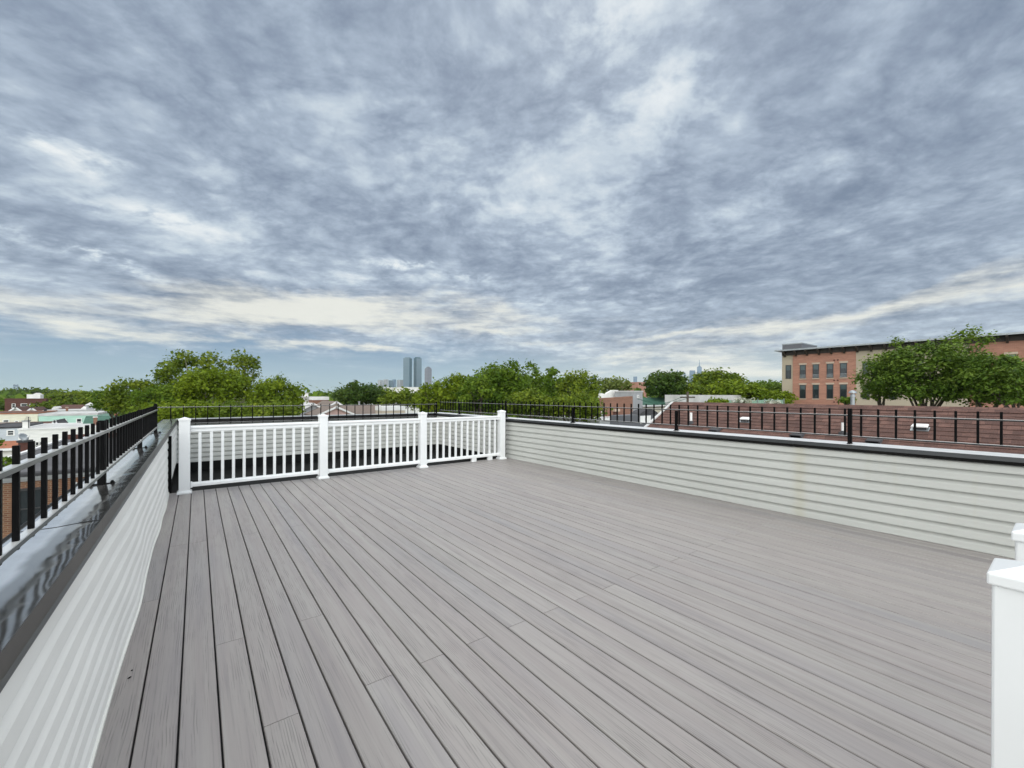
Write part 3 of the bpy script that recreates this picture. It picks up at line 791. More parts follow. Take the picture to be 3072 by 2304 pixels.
def leaf_object(name, V, t, m, parent):
    n = len(V)//4
    me = bpy.data.meshes.new(name)
    me.vertices.add(len(V)); me.vertices.foreach_set('co', V.astype(np.float32).ravel())
    me.loops.add(n*4); me.loops.foreach_set('vertex_index', np.arange(n*4, dtype=np.int32))
    me.polygons.add(n); me.polygons.foreach_set('loop_start', np.arange(0, n*4, 4, dtype=np.int32))
    me.update(calc_edges=True); me.validate()
    at = me.attributes.new('rnd', 'FLOAT', 'FACE'); at.data.foreach_set('value', t.astype(np.float32))
    me.materials.append(m)
    o = bpy.data.objects.new(name, me); COL.objects.link(o)
    if parent: o.parent = parent; WM[o] = WM[parent].copy()
    return o

M['bark'] = plain('bark', (0.085, 0.07, 0.055), 0.95, 0.4, 4, bmp=0.4)
M['bark_pale'] = plain('plane_bark', (0.30, 0.28, 0.20), 0.9, 0.45, 2.0, bmp=0.3)
M['leaf_plane'] = leafmat('plane_leaves', (0.041, 0.078, 0.007), (0.118, 0.176, 0.016), (0.237, 0.288, 0.027))
M['leaf_dark'] = leafmat('dark_leaves', (0.021, 0.047, 0.010), (0.046, 0.092, 0.016), (0.103, 0.155, 0.029))
M['leaf_light'] = leafmat('light_leaves', (0.058, 0.105, 0.007), (0.148, 0.215, 0.012), (0.257, 0.319, 0.027))
M['leaf_mid'] = leafmat('green_leaves', (0.034, 0.076, 0.007), (0.088, 0.159, 0.013), (0.178, 0.255, 0.026))
M['leaf_maple'] = leafmat('maple_leaves', (0.034, 0.078, 0.013), (0.093, 0.164, 0.019), (0.205, 0.286, 0.046), 0.25)
M['leaf_grey'] = leafmat('greyish_leaves', (0.064, 0.097, 0.023), (0.141, 0.181, 0.041), (0.256, 0.298, 0.090))

def tree(u, v_top, half_px, Z, label, mat='leaf_mid', seed=1, cover=1.0, low=0.45, wide=1.0, leaf=None, clump=0.3, bark='bark', n_clump=26, name='broadleaf_tree', lobes=None, group=None, limbs=9, flat=0.0, low_v=None, base_z=GROUND):
    """a tree whose crown tops out on the sight line (u, v_top) at distance Z"""
    rng = random.Random(seed)
    top = far(u, v_top, Z); R0 = half_px/F_*Z
    base = Vector((top.x, top.y, base_z)); H = top.z - base_z
    t = thing(name, label, 'tree', base, group=group)
    zlow = H*low if low_v is None else (far(u, low_v, Z).z - base_z)
    cz = (H + zlow)/2; hz = (H - zlow)/2
    cs = []; rs = []; tones = []
    for k in range(n_clump):
        sph = 1 - 1.72*(k+0.5)/n_clump; th = k*2.39996 + rng.uniform(-0.4, 0.4)
        ph = math.asin(max(-1, min(1, sph + rng.uniform(-0.08, 0.08))))
        rho = rng.uniform(0.66, 0.84)
        r = R0*clump*rng.uniform(0.7, 1.3)
        x = R0*rho*math.cos(th)*math.cos(ph); y = R0*rho*math.sin(th)*math.cos(ph)*wide; z = cz + (hz - r*0.62)*rng.uniform(0.86, 1.0)*math.sin(ph)
        cs.append((x, y, z)); rs.append((r*1.15, r*1.15, r*0.8)); tones.append(rng.random())
    if lobes:
        for (du, dv, rp) in lobes:
            q = far(u+du, dv, Z); r = rp/F_*Z
            cs.append((q.x-base.x + rng.uniform(-.3, .3)*R0, q.y-base.y + rng.uniform(-.3, .3)*R0, q.z-base.z)); rs.append((r, r, r*0.85)); tones.append(rng.random())
    # centre fill
    cs.append((0, 0, cz)); rs.append((R0*0.5, R0*0.5, hz*0.55)); tones.append(0.2)
    size = leaf or max(0.15, Z*0.0056)
    area = sum(r[0]*r[1] for r in rs)
    n = int(min(45000, cover*17.0*area/(size*size)))
    V, tt = leaves(cs, rs, n, size, seed*7+3, tone=tones, flat=flat)
    leaf_object('crown', V, tt, M[mat], t)
    mb = MB(); r0 = max(0.09, H*0.0115)
    fork = Vector((rng.uniform(-.1, .1)*R0, rng.uniform(-.1, .1)*R0, max(zlow*0.9, H*0.3)))
    limb(mb, (0, 0, -0.2), fork, r0*1.2, r0*0.85, rng, 5, 0.03)
    for k in range(limbs):
        q = Vector(cs[rng.randrange(len(cs))])
        mid = fork.lerp(q, 0.55) + Vector((0, 0, 0.08*H*rng.random()))
        limb(mb, fork, mid, r0*0.45, r0*0.24, rng, 4, 0.06); limb(mb, mid, q, r0*0.24, r0*0.06, rng, 4, 0.08)
        q2 = Vector(cs[rng.randrange(len(cs))]); 
        if (q2-mid).length < R0*1.3: limb(mb, mid, q2, r0*0.22, r0*0.06, rng, 4, 0.08)
    mb.build('trunk', M[bark], t, local=True, smooth=True)
    return t

# left group of plane trees
tree(565, 1052, 88, 46, 'tall ragged plane tree, left one of the two tallest left of the towers', 'leaf_plane', 11, 0.75, low_v=1235, clump=0.27, bark='bark_pale', n_clump=24, lobes=[(-30, 1075, 34), (50, 1070, 26), (-80, 1125, 30), (85, 1085, 26)])
tree(728, 1052, 72, 48, 'tall plane tree with sky showing through its right side, nearest the towers', 'leaf_plane', 12, 0.65, low_v=1235, clump=0.27, bark='bark_pale', n_clump=20, lobes=[(-10, 1078, 34), (40, 1090, 28), (-45, 1095, 28)])
tree(640, 1098, 105, 42, 'broad light green plane tree with a pale leaning trunk, behind the far fence', 'leaf_light', 13, 0.9, low_v=1225, clump=0.26, bark='bark_pale', n_clump=26)
tree(830, 1132, 76, 43, 'rounded light green tree right of the two tall plane trees', 'leaf_light', 14, 0.95, low_v=1245, clump=0.3, n_clump=22, lobes=[(15, 1140, 22)])
tree(405, 1130, 72, 45, 'low spreading green tree just left of the tall plane trees', 'leaf_plane', 15, 0.95, low_v=1250, clump=0.3, n_clump=24)
tree(480, 1150, 75, 40, 'dark leafy tree between the left fence end and the tall plane trees', 'leaf_mid', 16, 1.0, low_v=1255, clump=0.3, n_clump=20)
tree(335, 1163, 48, 50, 'small dark tree above the brown hip roof on the left', 'leaf_mid', 17, 0.95, low_v=1245, clump=0.3, n_clump=16)
tree(540, 1212, 110, 36, 'low bushy tree filling the gap beneath the tall plane trees', 'leaf_light', 18, 1.0, low_v=1262, clump=0.3, n_clump=22)
tree(770, 1212, 110, 37, 'low bushy tree behind the middle of the far fence', 'leaf_plane', 19, 1.0, low_v=1262, clump=0.3, n_clump=22)
tree(888, 1197, 26, 44, 'pale small tree beside the cream chimney house', 'leaf_light', 20, 0.9, low_v=1250, clump=0.33, n_clump=12)

# centre
tree(1085, 1152, 82, 75, 'dark green dome of a tree left of the three towers', 'leaf_dark', 31, 1.0, low_v=1225, clump=0.32, n_clump=22)
tree(1062, 1140, 22, 73, 'slim dark conifer rising from the dark green tree left of the towers', 'leaf_dark', 32, 1.0, low_v=1225, clump=0.45, n_clump=12, name='conifer_tree', lobes=[(0, 1143, 6), (0, 1150, 9), (1, 1160, 13)])
tree(1205, 1163, 62, 70, 'olive green tree at the foot of the three towers', 'leaf_plane', 33, 0.95, low_v=1235, clump=0.3, n_clump=20)
tree(1300, 1140, 62, 46, 'yellow green tree just right of the rounded tower', 'leaf_light', 34, 0.95, low_v=1255, clump=0.3, n_clump=22)
tree(1372, 1116, 62, 44, 'green tree stepping up between the towers and the tall bushy tree', 'leaf_light', 35, 0.95, low_v=1262, clump=0.3, n_clump=22)
tree(1500, 1088, 98, 40, 'tallest bushy green tree behind the corner post of the white railing', 'leaf_mid', 36, 1.0, low_v=1268, clump=0.28, n_clump=30, lobes=[(60, 1098, 24), (90, 1100, 20)])
tree(1432, 1120, 72, 37, 'dark shaded tree in front of the tallest bushy tree', 'leaf_mid', 37, 1.0, low_v=1265, clump=0.3, n_clump=20)
tree(1640, 1096, 78, 42, 'airy tree with thin tips, right of the tallest bushy tree', 'leaf_mid', 38, 0.85, low_v=1260, clump=0.26, n_clump=22, lobes=[(-5, 1108, 14), (28, 1115, 14)])
tree(1735, 1102, 70, 40, 'green tree left of the brick building with the stepped white parapet', 'leaf_plane', 39, 0.85, low_v=1255, clump=0.28, n_clump=24)
tree(1590, 1165, 75, 32, 'olive green tree close behind the right parapet fence', 'leaf_plane', 40, 0.95, low_v=1262, clump=0.3, n_clump=22)
tree(1720, 1175, 82, 33, 'lowest spreading tree behind the right fence beside the brick building', 'leaf_plane', 41, 0.95, low_v=1275, clump=0.3, n_clump=24)
tree(1555, 1118, 105, 60, 'dark tree mass behind the tallest bushy tree and the airy tree', 'leaf_mid', 43, 1.0, low_v=1240, clump=0.3, n_clump=26)
tree(1700, 1124, 95, 62, 'deep green tree behind the airy tree and the tree beside the brick building', 'leaf_mid', 44, 1.0, low_v=1240, clump=0.3, n_clump=26)
tree(1405, 1122, 70, 58, 'deep green tree behind the gap left of the tallest bushy tree', 'leaf_mid', 45, 1.0, low_v=1245, clump=0.3, n_clump=22)
tree(1838, 1126, 56, 66, 'sparse grey green tree standing above the stepped white parapet', 'leaf_grey', 42, 0.6, low_v=1190, clump=0.26, n_clump=26)
# right of centre
tree(1998, 1110, 70, 62, 'round dark green tree left of the spire tower', 'leaf_dark', 51, 1.0, low_v=1205, clump=0.27, n_clump=30)
tree(2150, 1104, 82, 64, 'large olive dome of a tree right of the spire tower', 'leaf_plane', 52, 0.95, low_v=1205, clump=0.27, n_clump=30)
tree(2090, 1148, 52, 60, 'small olive tree at the foot of the spire tower', 'leaf_plane', 53, 0.95, low_v=1205, clump=0.3, n_clump=18)
tree(2205, 1140, 78, 58, 'yellow green tree above the long pale flat building', 'leaf_light', 54, 0.9, low_v=1212, clump=0.3, n_clump=22)
tree(2318, 1150, 50, 70, 'dull green tree beside the edge of the brick and tan building', 'leaf_mid', 55, 0.95, low_v=1215, clump=0.3, n_clump=20)
tree(2300, 1172, 70, 58, 'low yellow green tree at the left foot of the brick and tan building', 'leaf_light', 56, 0.95, low_v=1215, clump=0.3, n_clump=20)
tree(2300, 1142, 48, 260, 'distant bluish green round tree left of the brick and tan building', 'leaf_mid', 57, 1.0, low_v=1180, clump=0.3, n_clump=22)
# maples at the right
tree(2765, 1022, 150, 27, 'big maple with open branches before the tan wall', 'leaf_maple', 61, 0.85, low_v=1228, clump=0.20, n_clump=60, leaf=0.15, limbs=13, flat=0.5,
     lobes=[(95, 1004, 26), (60, 1018, 30), (130, 1020, 24), (-15, 1022, 22), (-125, 1090, 26), (-150, 1130, 24), (20, 1045, 34), (-80, 1075, 30), (140, 1050, 30)])
tree(2955, 1056, 118, 24, 'dense dark maple at the right edge of the photo', 'leaf_maple', 62, 0.95, low_v=1240, clump=0.22, n_clump=52, leaf=0.14, limbs=9, flat=0.5,
     lobes=[(-60, 1040, 26), (-20, 1060, 20), (40, 1080, 24), (-40, 1120, 34)])
tree(3055, 1090, 95, 22, 'rightmost maple, cut by the edge of the photo', 'leaf_maple', 63, 0.7, low_v=1240, clump=0.26, n_clump=34, leaf=0.14, limbs=6, flat=0.5)
tree(2640, 1130, 56, 30, 'lowest left maple branch clump beside the flue pipe', 'leaf_maple', 64, 0.5, low_v=1212, clump=0.28, n_clump=18, leaf=0.2, limbs=9, flat=0.5)
tree(2545, 1188, 24, 34, 'small shrub showing behind the metal flue pipe', 'leaf_mid', 65, 0.9, low_v=1215, clump=0.4, n_clump=9, leaf=0.2, name='shrub')
# left, far and near
tree(30, 1166, 45, 300, 'hazy tree at the far left beneath the bridge tower', 'leaf_mid', 71, 1.0, low_v=1200, clump=0.3, n_clump=20)
tree(115, 1166, 55, 260, 'hazy domed tree behind the white rooftop hut', 'leaf_dark', 72, 1.0, low_v=1205, clump=0.3, n_clump=22)
tree(15, 1208, 40, 120, 'dark tree left of the brown brick building', 'leaf_dark', 73, 1.0, low_v=1235, clump=0.32, n_clump=14)
tree(215, 1170, 62, 130, 'green tree right of the brown brick building', 'leaf_plane', 74, 1.0, low_v=1225, clump=0.3, n_clump=22)
tree(145, 1200, 40, 110, 'small tree between the brown brick building and the brown hip roof', 'leaf_plane', 75, 1.0, low_v=1235, clump=0.33, n_clump=14)
tree(285, 1172, 45, 110, 'light green tree above the little pyramid roof', 'leaf_plane', 76, 1.0, low_v=1225, clump=0.3, n_clump=18)
tree(20, 1360, 34, 17, 'near leafy tree seen between the leftmost fence pickets', 'leaf_mid', 77, 0.8, low_v=1455, clump=0.35, n_clump=12, leaf=0.16)
tree(-12, 1312, 20, 24, 'leafy branch tip at the left border of the photo', 'leaf_mid', 78, 0.7, low_v=1350, clump=0.4, n_clump=8, leaf=0.16)

# far woodland: one continuous mass to the horizon
def woodland(name, u0, u1, Z0, Z1, n, vtop, mat, seed, size):
    g = random.Random(seed); cs = []; rs = []; tn = []
    for k in range(n):
        Z = math.exp(g.uniform(math.log(Z0), math.log(Z1))); u = g.uniform(u0, u1)
        top = far(u, vtop + g.uniform(-4, 5), Z); h = g.uniform(9, 14)
        r = g.uniform(4, 7)
        cs.append((top.x, top.y, min(top.z, 14) - r*0.8)); rs.append((r, r, r)); tn.append(g.random())
        cs.append((top.x, top.y, min(top.z, 14) - r*1.9)); rs.append((r*1.2, r*1.2, r*1.2)); tn.append(g.random()*0.4)
    V, t = leaves(cs, rs, int(n*95), size, seed)
    o = leaf_object(name, V, t, M[mat], None)
    tag(o, kind='stuff')
woodland('distant_woodland', -150, 1300, 150, 900, 320, 1178, 'leaf_mid', 5, 2.6)
woodland('distant_woodland', 1250, 2360, 170, 900, 240, 1172, 'leaf_mid', 6, 2.6)
bpy.data.objects['distant_woodland']['label'] = 'far tree canopy along the left horizon'
bpy.data.objects['distant_woodland.001']['label'] = 'far tree canopy along the right horizon'
for nme in ('distant_woodland', 'distant_woodland.001'): bpy.data.objects[nme]['category'] = 'woodland'

# ------------------------------------------------------------------ houses around the deck
M['brick_red'] = brick('weathered_red_brick', (0.115, 0.042, 0.025), (0.21, 0.095, 0.048), (0.24, 0.19, 0.13))
M['brick_dark'] = brick('brown_brick', (0.085, 0.03, 0.022), (0.11, 0.04, 0.03), (0.09, 0.05, 0.04))
M['brick_mid'] = brick('reddish_brown_brick', (0.19, 0.075, 0.045), (0.24, 0.105, 0.065), (0.24, 0.18, 0.14))
M['brick_apt'] = brick('salmon_brick', (0.31, 0.14, 0.095), (0.39, 0.19, 0.135), (0.37, 0.23, 0.175), 0.24, 0.08, 0.012, 0.3)
M['tan'] = plain('tan_stucco', (0.40, 0.345, 0.265), 0.9, 0.06, 0.6, bmp=0.1)
M['cream'] = clapboard('cream_siding', (0.72, 0.68, 0.55), 0.2)
M['mint'] = clapboard('mint_siding', (0.42, 0.66, 0.55), 0.2)
M['whiteside'] = clapboard('white_siding', (0.80, 0.80, 0.77), 0.16)
M['bluegrey'] = clapboard('blue_grey_siding', (0.50, 0.54, 0.58), 0.16)
M['whitewall'] = plain('white_wall', (0.76, 0.75, 0.72), 0.8, 0.1, 0.8, streak=True)
M['greywall'] = plain('grey_wall', (0.33, 0.34, 0.35), 0.85, 0.12, 0.8, streak=True)
M['pink'] = plain('pink_stucco', (0.52, 0.36, 0.33), 0.9, 0.1, 0.8)
M['beige'] = plain('beige_wall', (0.52, 0.45, 0.36), 0.9, 0.1, 0.8)
M['roof_dark'] = plain('dark_flat_roof', (0.085, 0.085, 0.09), 0.9, 0.25, 0.9, bmp=0.2)
M['roof_pale'] = plain('pale_flat_roof', (0.50, 0.50, 0.49), 0.8, 0.2, 0.6)
M['roof_white'] = plain('white_roof_edge', (0.75, 0.75, 0.74), 0.7, 0.08, 1)
M['roof_brown'] = shingle('brown_roof_shingle', (0.085, 0.04, 0.03), (0.11, 0.055, 0.042), (0.06, 0.03, 0.024), (1, 0, 0))
M['roof_taupe'] = shingle('taupe_roof_shingle', (0.16, 0.125, 0.105), (0.20, 0.16, 0.135), (0.12, 0.095, 0.08), (1, 0, 0))
M['roof_green'] = plain('green_metal_roof', (0.045, 0.12, 0.085), 0.6, 0.25, 2)
M['roof_terra'] = plain('terracotta_roof', (0.30, 0.115, 0.06), 0.85, 0.3, 3)
M['roof_char'] = plain('charcoal_roof', (0.05, 0.05, 0.055), 0.85, 0.25, 2)
M['wintrim'] = plain('white_window_trim', (0.75, 0.75, 0.73), 0.5, 0.05)
M['dkframe'] = plain('dark_window_frame', (0.025, 0.026, 0.028), 0.4, 0.1)
M['sill'] = plain('stone_lintel', (0.46, 0.37, 0.29), 0.85, 0.08)
M['galv'] = plain('galvanised_metal', (0.33, 0.36, 0.375), 0.4, 0.15, 8, metal=0.6)
M['whitemetal'] = plain('white_painted_metal', (0.80, 0.80, 0.79), 0.45, 0.06)
M['cornice'] = plain('brown_cornice', (0.045, 0.035, 0.030), 0.7, 0.2, 2)
M['greypanel'] = plain('grey_metal_panel', (0.11, 0.115, 0.13), 0.5, 0.08, 0.5)
M['netting'] = plain('pale_green_netting', (0.22, 0.36, 0.27), 0.9, 0.3, 2)

def glass(name, col, rough=0.06):
    m, nt, b = new_mat(name); b.inputs['Base Color'].default_value = c4(col); b.inputs['Roughness'].default_value = rough
    b.inputs['Specular IOR Level'].default_value = 0.6
    bump(nt, b, noise(nt, objco(nt), 1.2, 2), 0.05, 0.05)
    return m
M['pane'] = glass('window_glass', (0.020, 0.026, 0.030))
M['pane_teal'] = glass('shaded_window_glass', (0.05, 0.075, 0.08))
M['blind'] = plain('window_blind', (0.55, 0.55, 0.52), 0.8, 0.05)

def facade_window(parent, Y, u0, v0, u1, v1, trim='wintrim', pane='pane', tw=0.10, mull=True, inset=0.0):
    """window on a wall facing -y, measured in the photograph"""
    a = hit(u0, v0, 1, Y); b = hit(u1, v1, 1, Y)
    return window_y(parent, Y, a.x, b.x, b.z, a.z, trim, pane, tw, mull)

def window_y(parent, Y, x0, x1, z0, z1, trim='wintrim', pane='pane', tw=0.10, mull=True):
    mb = MB()
    mb.box(x0-tw, x0, Y-0.05, Y-0.003, z0, z1).box(x1, x1+tw, Y-0.05, Y-0.003, z0, z1)
    mb.box(x0-tw, x1+tw, Y-0.055, Y-0.003, z1, z1+tw).box(x0-tw-0.03, x1+tw+0.03, Y-0.09, Y-0.003, z0-tw, z0)
    if mull: mb.box(x0, x1, Y-0.045, Y-0.003, (z0+z1)/2-0.025, (z0+z1)/2+0.025)
    w = mb.build('window', M[trim], parent)
    MB().box(x0, x1, Y-0.02, Y-0.004, z0, z1).build('pane', M[pane], w)
    return w

def block(name, label, uL, uR, vtop, ztop, depth, wall, cat='house', windows=(), roof='roof_dark', edge='roof_white', group=None, trim='wintrim', bottom=GROUND, edge_h=0.18, Z=None):
    """flat roofed building with its front (facing -y) placed from the photograph"""
    p = far(uL, vtop, Z) if Z else hit(uL, vtop, 2, ztop)
    Y = p.y; x0 = p.x; x1 = hit(uR, vtop, 1, Y).x; ztop = p.z
    t = thing(name, label, cat, ((x0+x1)/2, Y, bottom), group=group)
    MB().box(x0, x1, Y, Y+depth, bottom, ztop-edge_h).build('wall', M[wall], t)
    w = 0.25
    mb = MB(); e = 0.06
    mb.box(x0-e, x1+e, Y-e, Y+w, ztop-edge_h+0.002, ztop).box(x0-e, x1+e, Y+depth-w, Y+depth+e, ztop-edge_h+0.002, ztop)
    mb.box(x0-e, x0+w, Y+w, Y+depth-w, ztop-edge_h+0.002, ztop).box(x1-w, x1+e, Y+w, Y+depth-w, ztop-edge_h+0.002, ztop)
    mb.build('roof_edge', M[edge], t)
    MB().box(x0+w+0.003, x1-w-0.003, Y+w+0.003, Y+depth-w-0.003, ztop-edge_h+0.003, ztop-0.06).build('roof', M[roof], t)
    for q in windows: facade_window(t, Y, *q[:4], **(q[4] if len(q) > 4 else {'trim': trim}))
    return t, x0, x1, Y

def front_gable(name, label, uL, uR, v_eave, v_peak, Z, wall, roof, depth=10, cat='house', trim='roof_white', windows=(), group=None, over=0.3):
    p = far(uL, v_eave, Z); Y = p.y; x0 = p.x; x1 = hit(uR, v_eave, 1, Y).x; ze = p.z
    xm = (x0+x1)/2; zp = hit((uL+uR)/2, v_peak, 1, Y).z
    t = thing(name, label, cat, (xm, Y, GROUND), group=group)
    MB().extrude([(x0, GROUND), (x1, GROUND), (x1, ze), (xm, zp), (x0, ze)], 1, Y, Y+depth).build('wall', M[wall], t)
    k = (zp-ze)/(xm-x0); th = 0.12
    rf = MB()
    for s in (-1, 1):
        xe = xm + s*((x1-x0)/2+over); zE = ze - k*over
        rf.slab((xm, Y-over, zp+th), (xe, Y-over, zE+th), (xe, Y+depth, zE+th), (xm, Y+depth, zp+th), th-0.004)
    r = rf.build('roof', M[roof], t)
    tr = MB()
    for s in (-1, 1):
        xe = xm + s*((x1-x0)/2+over); zE = ze - k*over
        tr.slab((xm, Y-over-0.06, zp+th+0.05), (xe, Y-over-0.06, zE+th+0.05), (xe, Y-over-0.004, zE+th+0.05), (xm, Y-over-0.004, zp+th+0.05), 0.26)
    tr.build('rake_trim', M[trim], r)
    for q in windows: facade_window(t, Y, *q)
    return t, x0, x1, Y, ze, zp

def side_gable(name, label, uL, uR, v_eave, v_ridge, Z, wall, roof, rise=None, cat='house', windows=(), hip=0.0, eave_trim='roof_white', group=None):
    """ridge along x, roof slope towards the deck"""
    p = far(uL, v_eave, Z); Y = p.y; x0 = p.x; x1 = hit(uR, v_eave, 1, Y).x; ze = p.z
    # find the ridge depth from a 6/12-like pitch on the sight line of v_ridge
    pitch = 0.5 if rise is None else rise
    d = ray((uL+uR)/2, v_ridge); s = Y/d.y
    # solve eye.z + s*d.z = ze + pitch*(s*d.y - Y)
    den = d.z - pitch*d.y
    s = (ze - pitch*Y - EYE.z)/den if abs(den) > 1e-6 else s
    yr = max(Y+1.0, min(Y+9.0, s*d.y)); zr = ze + pitch*(yr-Y)
    D = 2*(yr-Y)
    t = thing(name, label, cat, ((x0+x1)/2, Y, GROUND), group=group)
    MB().extrude([(Y, GROUND), (Y+D, GROUND), (Y+D, ze), (yr, zr), (Y, ze)] if not hip else [(Y, GROUND), (Y+D, GROUND), (Y+D, ze), (Y, ze)], 0, x0, x1).build('wall', M[wall], t)
    o = 0.3; th = 0.12; h = hip*(x1-x0)
    rf = MB()
    if hip:
        e = [(x0-o, Y-o, ze), (x1+o, Y-o, ze), (x1+o, Y+D+o, ze), (x0-o, Y+D+o, ze), (x0+h, yr, zr), (x1-h, yr, zr)]
        rf.add([(a, b, c+0.01) for a, b, c in e], [(0, 1, 5, 4), (1, 2, 5), (2, 3, 4, 5), (3, 0, 4), (3, 2, 1, 0)])
    else:
        for sg in (-1, 1):
            ye = yr + sg*(D/2+o)
            rf.slab((x0-o, yr, zr+th), (x1+o, yr, zr+th), (x1+o, ye, ze-pitch*o+th), (x0-o, ye, ze-pitch*o+th), th-0.004)
    r = rf.build('roof', M[roof], t)
    MB().box(x0-o, x1+o, Y-o-0.05, Y-o-0.004, ze-pitch*o*(not hip)-0.10, ze-pitch*o*(not hip)+0.10).build('gutter', M[eave_trim], r)
    for q in windows: facade_window(t, Y, *q)
    return t, x0, x1, Y, ze, zr, yr

def stack(name, label, u0, u1, v_top, v_bot, Z, mat, cap=None, cat='chimney', depth=None, parent=None):
    a = far(u0, v_top, Z); b = far(u1, v_bot, Z); Y = a.y; x0 = a.x; x1 = hit(u1, v_top, 1, Y).x; d = depth or (x1-x0)
    t = thing(name, label, cat, ((x0+x1)/2, Y+d/2, b.z))
    c = 0.12*(x1-x0)
    MB().box(x0, x1, Y, Y+d, b.z, a.z-0.12).build('shaft', M[mat], t)
    MB().box(x0-c, x1+c, Y-c, Y+d+c, a.z-0.118, a.z).build('chimney_cap', M[cap or mat], t)
    return t

# nearest neighbour on the left: brick wall with a window, dark flat roof
def near_brick():
    zt = -1.6
    Y = hit(140, 1411, 2, zt).y; xl = hit(107, 1350, 2, zt).x; yb = hit(190, 1319, 2, zt).y
    t = thing('brick_house', 'red brick house with dark flat roof, seen through the left fence pickets', 'house', (xl+4, Y, GROUND))
    xr = 2.5
    MB().box(xl, xr, Y, yb, GROUND, zt-0.36).build('wall', M['brick_red'], t)
    cn = MB().box(xl-0.05, xr+0.05, Y-0.06, yb+0.05, zt-0.358, zt-0.27).box(xl-0.1, xr+0.1, Y-0.14, yb+0.1, zt-0.268, zt-0.17)
    cn.build('cornice', M['greywall'], t)
    MB().box(xl-0.13, xr+0.13, Y-0.19, yb+0.13, zt-0.168, zt-0.10).box(xl-0.16, xr+0.16, Y-0.22, yb+0.16, zt-0.097, zt-0.03).build('gutter', M['roof_char'], t)
    r = MB().box(xl+0.02, xr-0.02, Y-0.10, yb-0.02, zt-0.028, zt).build('roof', M['roof_dark'], t)
    MB().box(xl-0.16, xl+0.018, Y-0.2, yb, zt-0.028, zt+0.09).build('roof_edge', M['roof_white'], r)
    MB().box(xl+0.02, xr, yb-0.016, yb+0.2, zt-0.028, zt+0.30).build('roof_parapet', M['brick_dark'], r)
    a = hit(62, 1473, 1, Y); b = hit(122, 1576, 1, Y)
    window_y(t, Y, a.x, b.x, b.z, a.z, 'dkframe', 'pane', 0.09)
    a = hit(-90, 1478, 1, Y); b = hit(-35, 1580, 1, Y)
    window_y(t, Y, a.x, b.x, b.z, a.z, 'dkframe', 'pane', 0.09)
    px = hit(228, 1445, 1, Y)
    MB().tube([(px.x, Y-0.10, px.z), (px.x, Y-0.10, -7)], 0.05, 10).build('downpipe', M['whitemetal'], t)
near_brick()

stack('brick_chimney', 'squat brick chimney stack carrying the satellite dish', 54, 88, 1322, 1700, 24, 'brick_dark', 'roof_char')
def dish():
    c = far(70, 1311, 23.6)
    t = thing('satellite_dish', 'pale grey satellite dish on the squat brick chimney', 'satellite dish', (c.x, c.y, far(70, 1322, 23.6).z))
    ax = Vector((0.75, -0.45, 0.48)).normalized(); u = ax.cross(Vector((0, 0, 1))).normalized(); w = u.cross(ax)
    mb = MB(); n = 24; R = 0.24
    for th_ in (0.0, 0.012):
        mb.v.append(c + ax*(-0.05+th_))
        for ring in (0.4, 0.7, 1.0):
            for k in range(n):
                a = 2*PI*k/n
                mb.v.append(c + (u*math.cos(a)*R*1.05 + w*math.sin(a)*R)*ring + ax*(-0.05+0.06*ring*ring+th_))
    for s_ in (0, 1):
        b0 = s_*(1+3*n)
        for k in range(n):
            mb.f.append((b0, b0+1+k, b0+1+(k+1) % n))
            for r_ in (0, 1):
                i = b0+1+r_*n
                mb.f.append((i+k, i+n+k, i+n+(k+1) % n, i+(k+1) % n))
    o = b0 = 1+2*n
    for k in range(n): mb.f.append((b0+k, b0+(k+1) % n, b0+(1+3*n)+(k+1) % n, b0+(1+3*n)+k))
    mb.build('reflector', M['galv'], t, smooth=True)
    MB().tube([c - w*R*0.9 + ax*0.0, c + ax*0.30 - w*0.10], 0.012, 6).build('feed_arm', M['galv'], t)
    e = c + ax*0.30 - w*0.10
    MB().tube([e, e - ax*0.10], [0.03, 0.04], 10).build('receiver', M['roof_white'], t)
    base = Vector((c.x, c.y, far(70, 1322, 23.6).z))
    MB().tube([c - ax*0.06, Vector((c.x-0.08, c.y+0.06, c.z-0.12)), base - Vector((0, 0, 0.02))], 0.02, 8).build('mast', M['galv'], t)
dish()
side_gable('low_house', 'low house with a terracotta lean roof at the left border', -90, 48, 1349, 1329, 33, 'whitewall', 'roof_terra', 0.35)
block('grey_house', 'pale blue grey house with one dark window at the left border', -70, 56, 1283, -2.3, 9, 'bluegrey', windows=[(24, 1293, 40, 1304, {'trim': 'wintrim'})], roof='roof_char', edge='roof_char')
side_gable('brown_roof_house', 'house with a dull brown roof strip behind the blue grey house', -70, 66, 1281.5, 1270, 52, 'greywall', 'roof_taupe', 0.2)
stack('white_chimney', 'broad white chimney stack beside the dull brown roof strip', 67, 86, 1262, 1300, 47, 'whitewall', 'greywall')
t = thing('antenna_mast', 'thin dark antenna mast beside the broad white chimney', 'antenna', far(85.5, 1283, 46.5))
p0 = far(85.5, 1284, 46.5); p1 = far(85.5, 1251, 46.5)
MB().tube([p0, p1], 0.035, 6).build('mast', M['roof_char'], t)
mb = MB()
for k in range(4):
    q = p0.lerp(p1, 0.7+0.1*k); mb.tube([q - Vector((0.35-0.05*k, 0, 0)), q + Vector((0.22-0.03*k, 0.05, 0))], 0.02, 5)
mb.build('antenna_arms', M['roof_char'], t)
block('white_house', 'long white sided house with plain wall facing the deck', 55, 345, 1286, -2.5, 10, 'whiteside', roof='roof_pale', edge='roof_white', windows=[(108, 1327, 115, 1346), (121, 1326, 128, 1345)])
side_gable('brown_roof_house', 'small brown roof peeking over the long white house', 91, 149, 1279, 1267, 58, 'whitewall', 'roof_brown', 0.35)
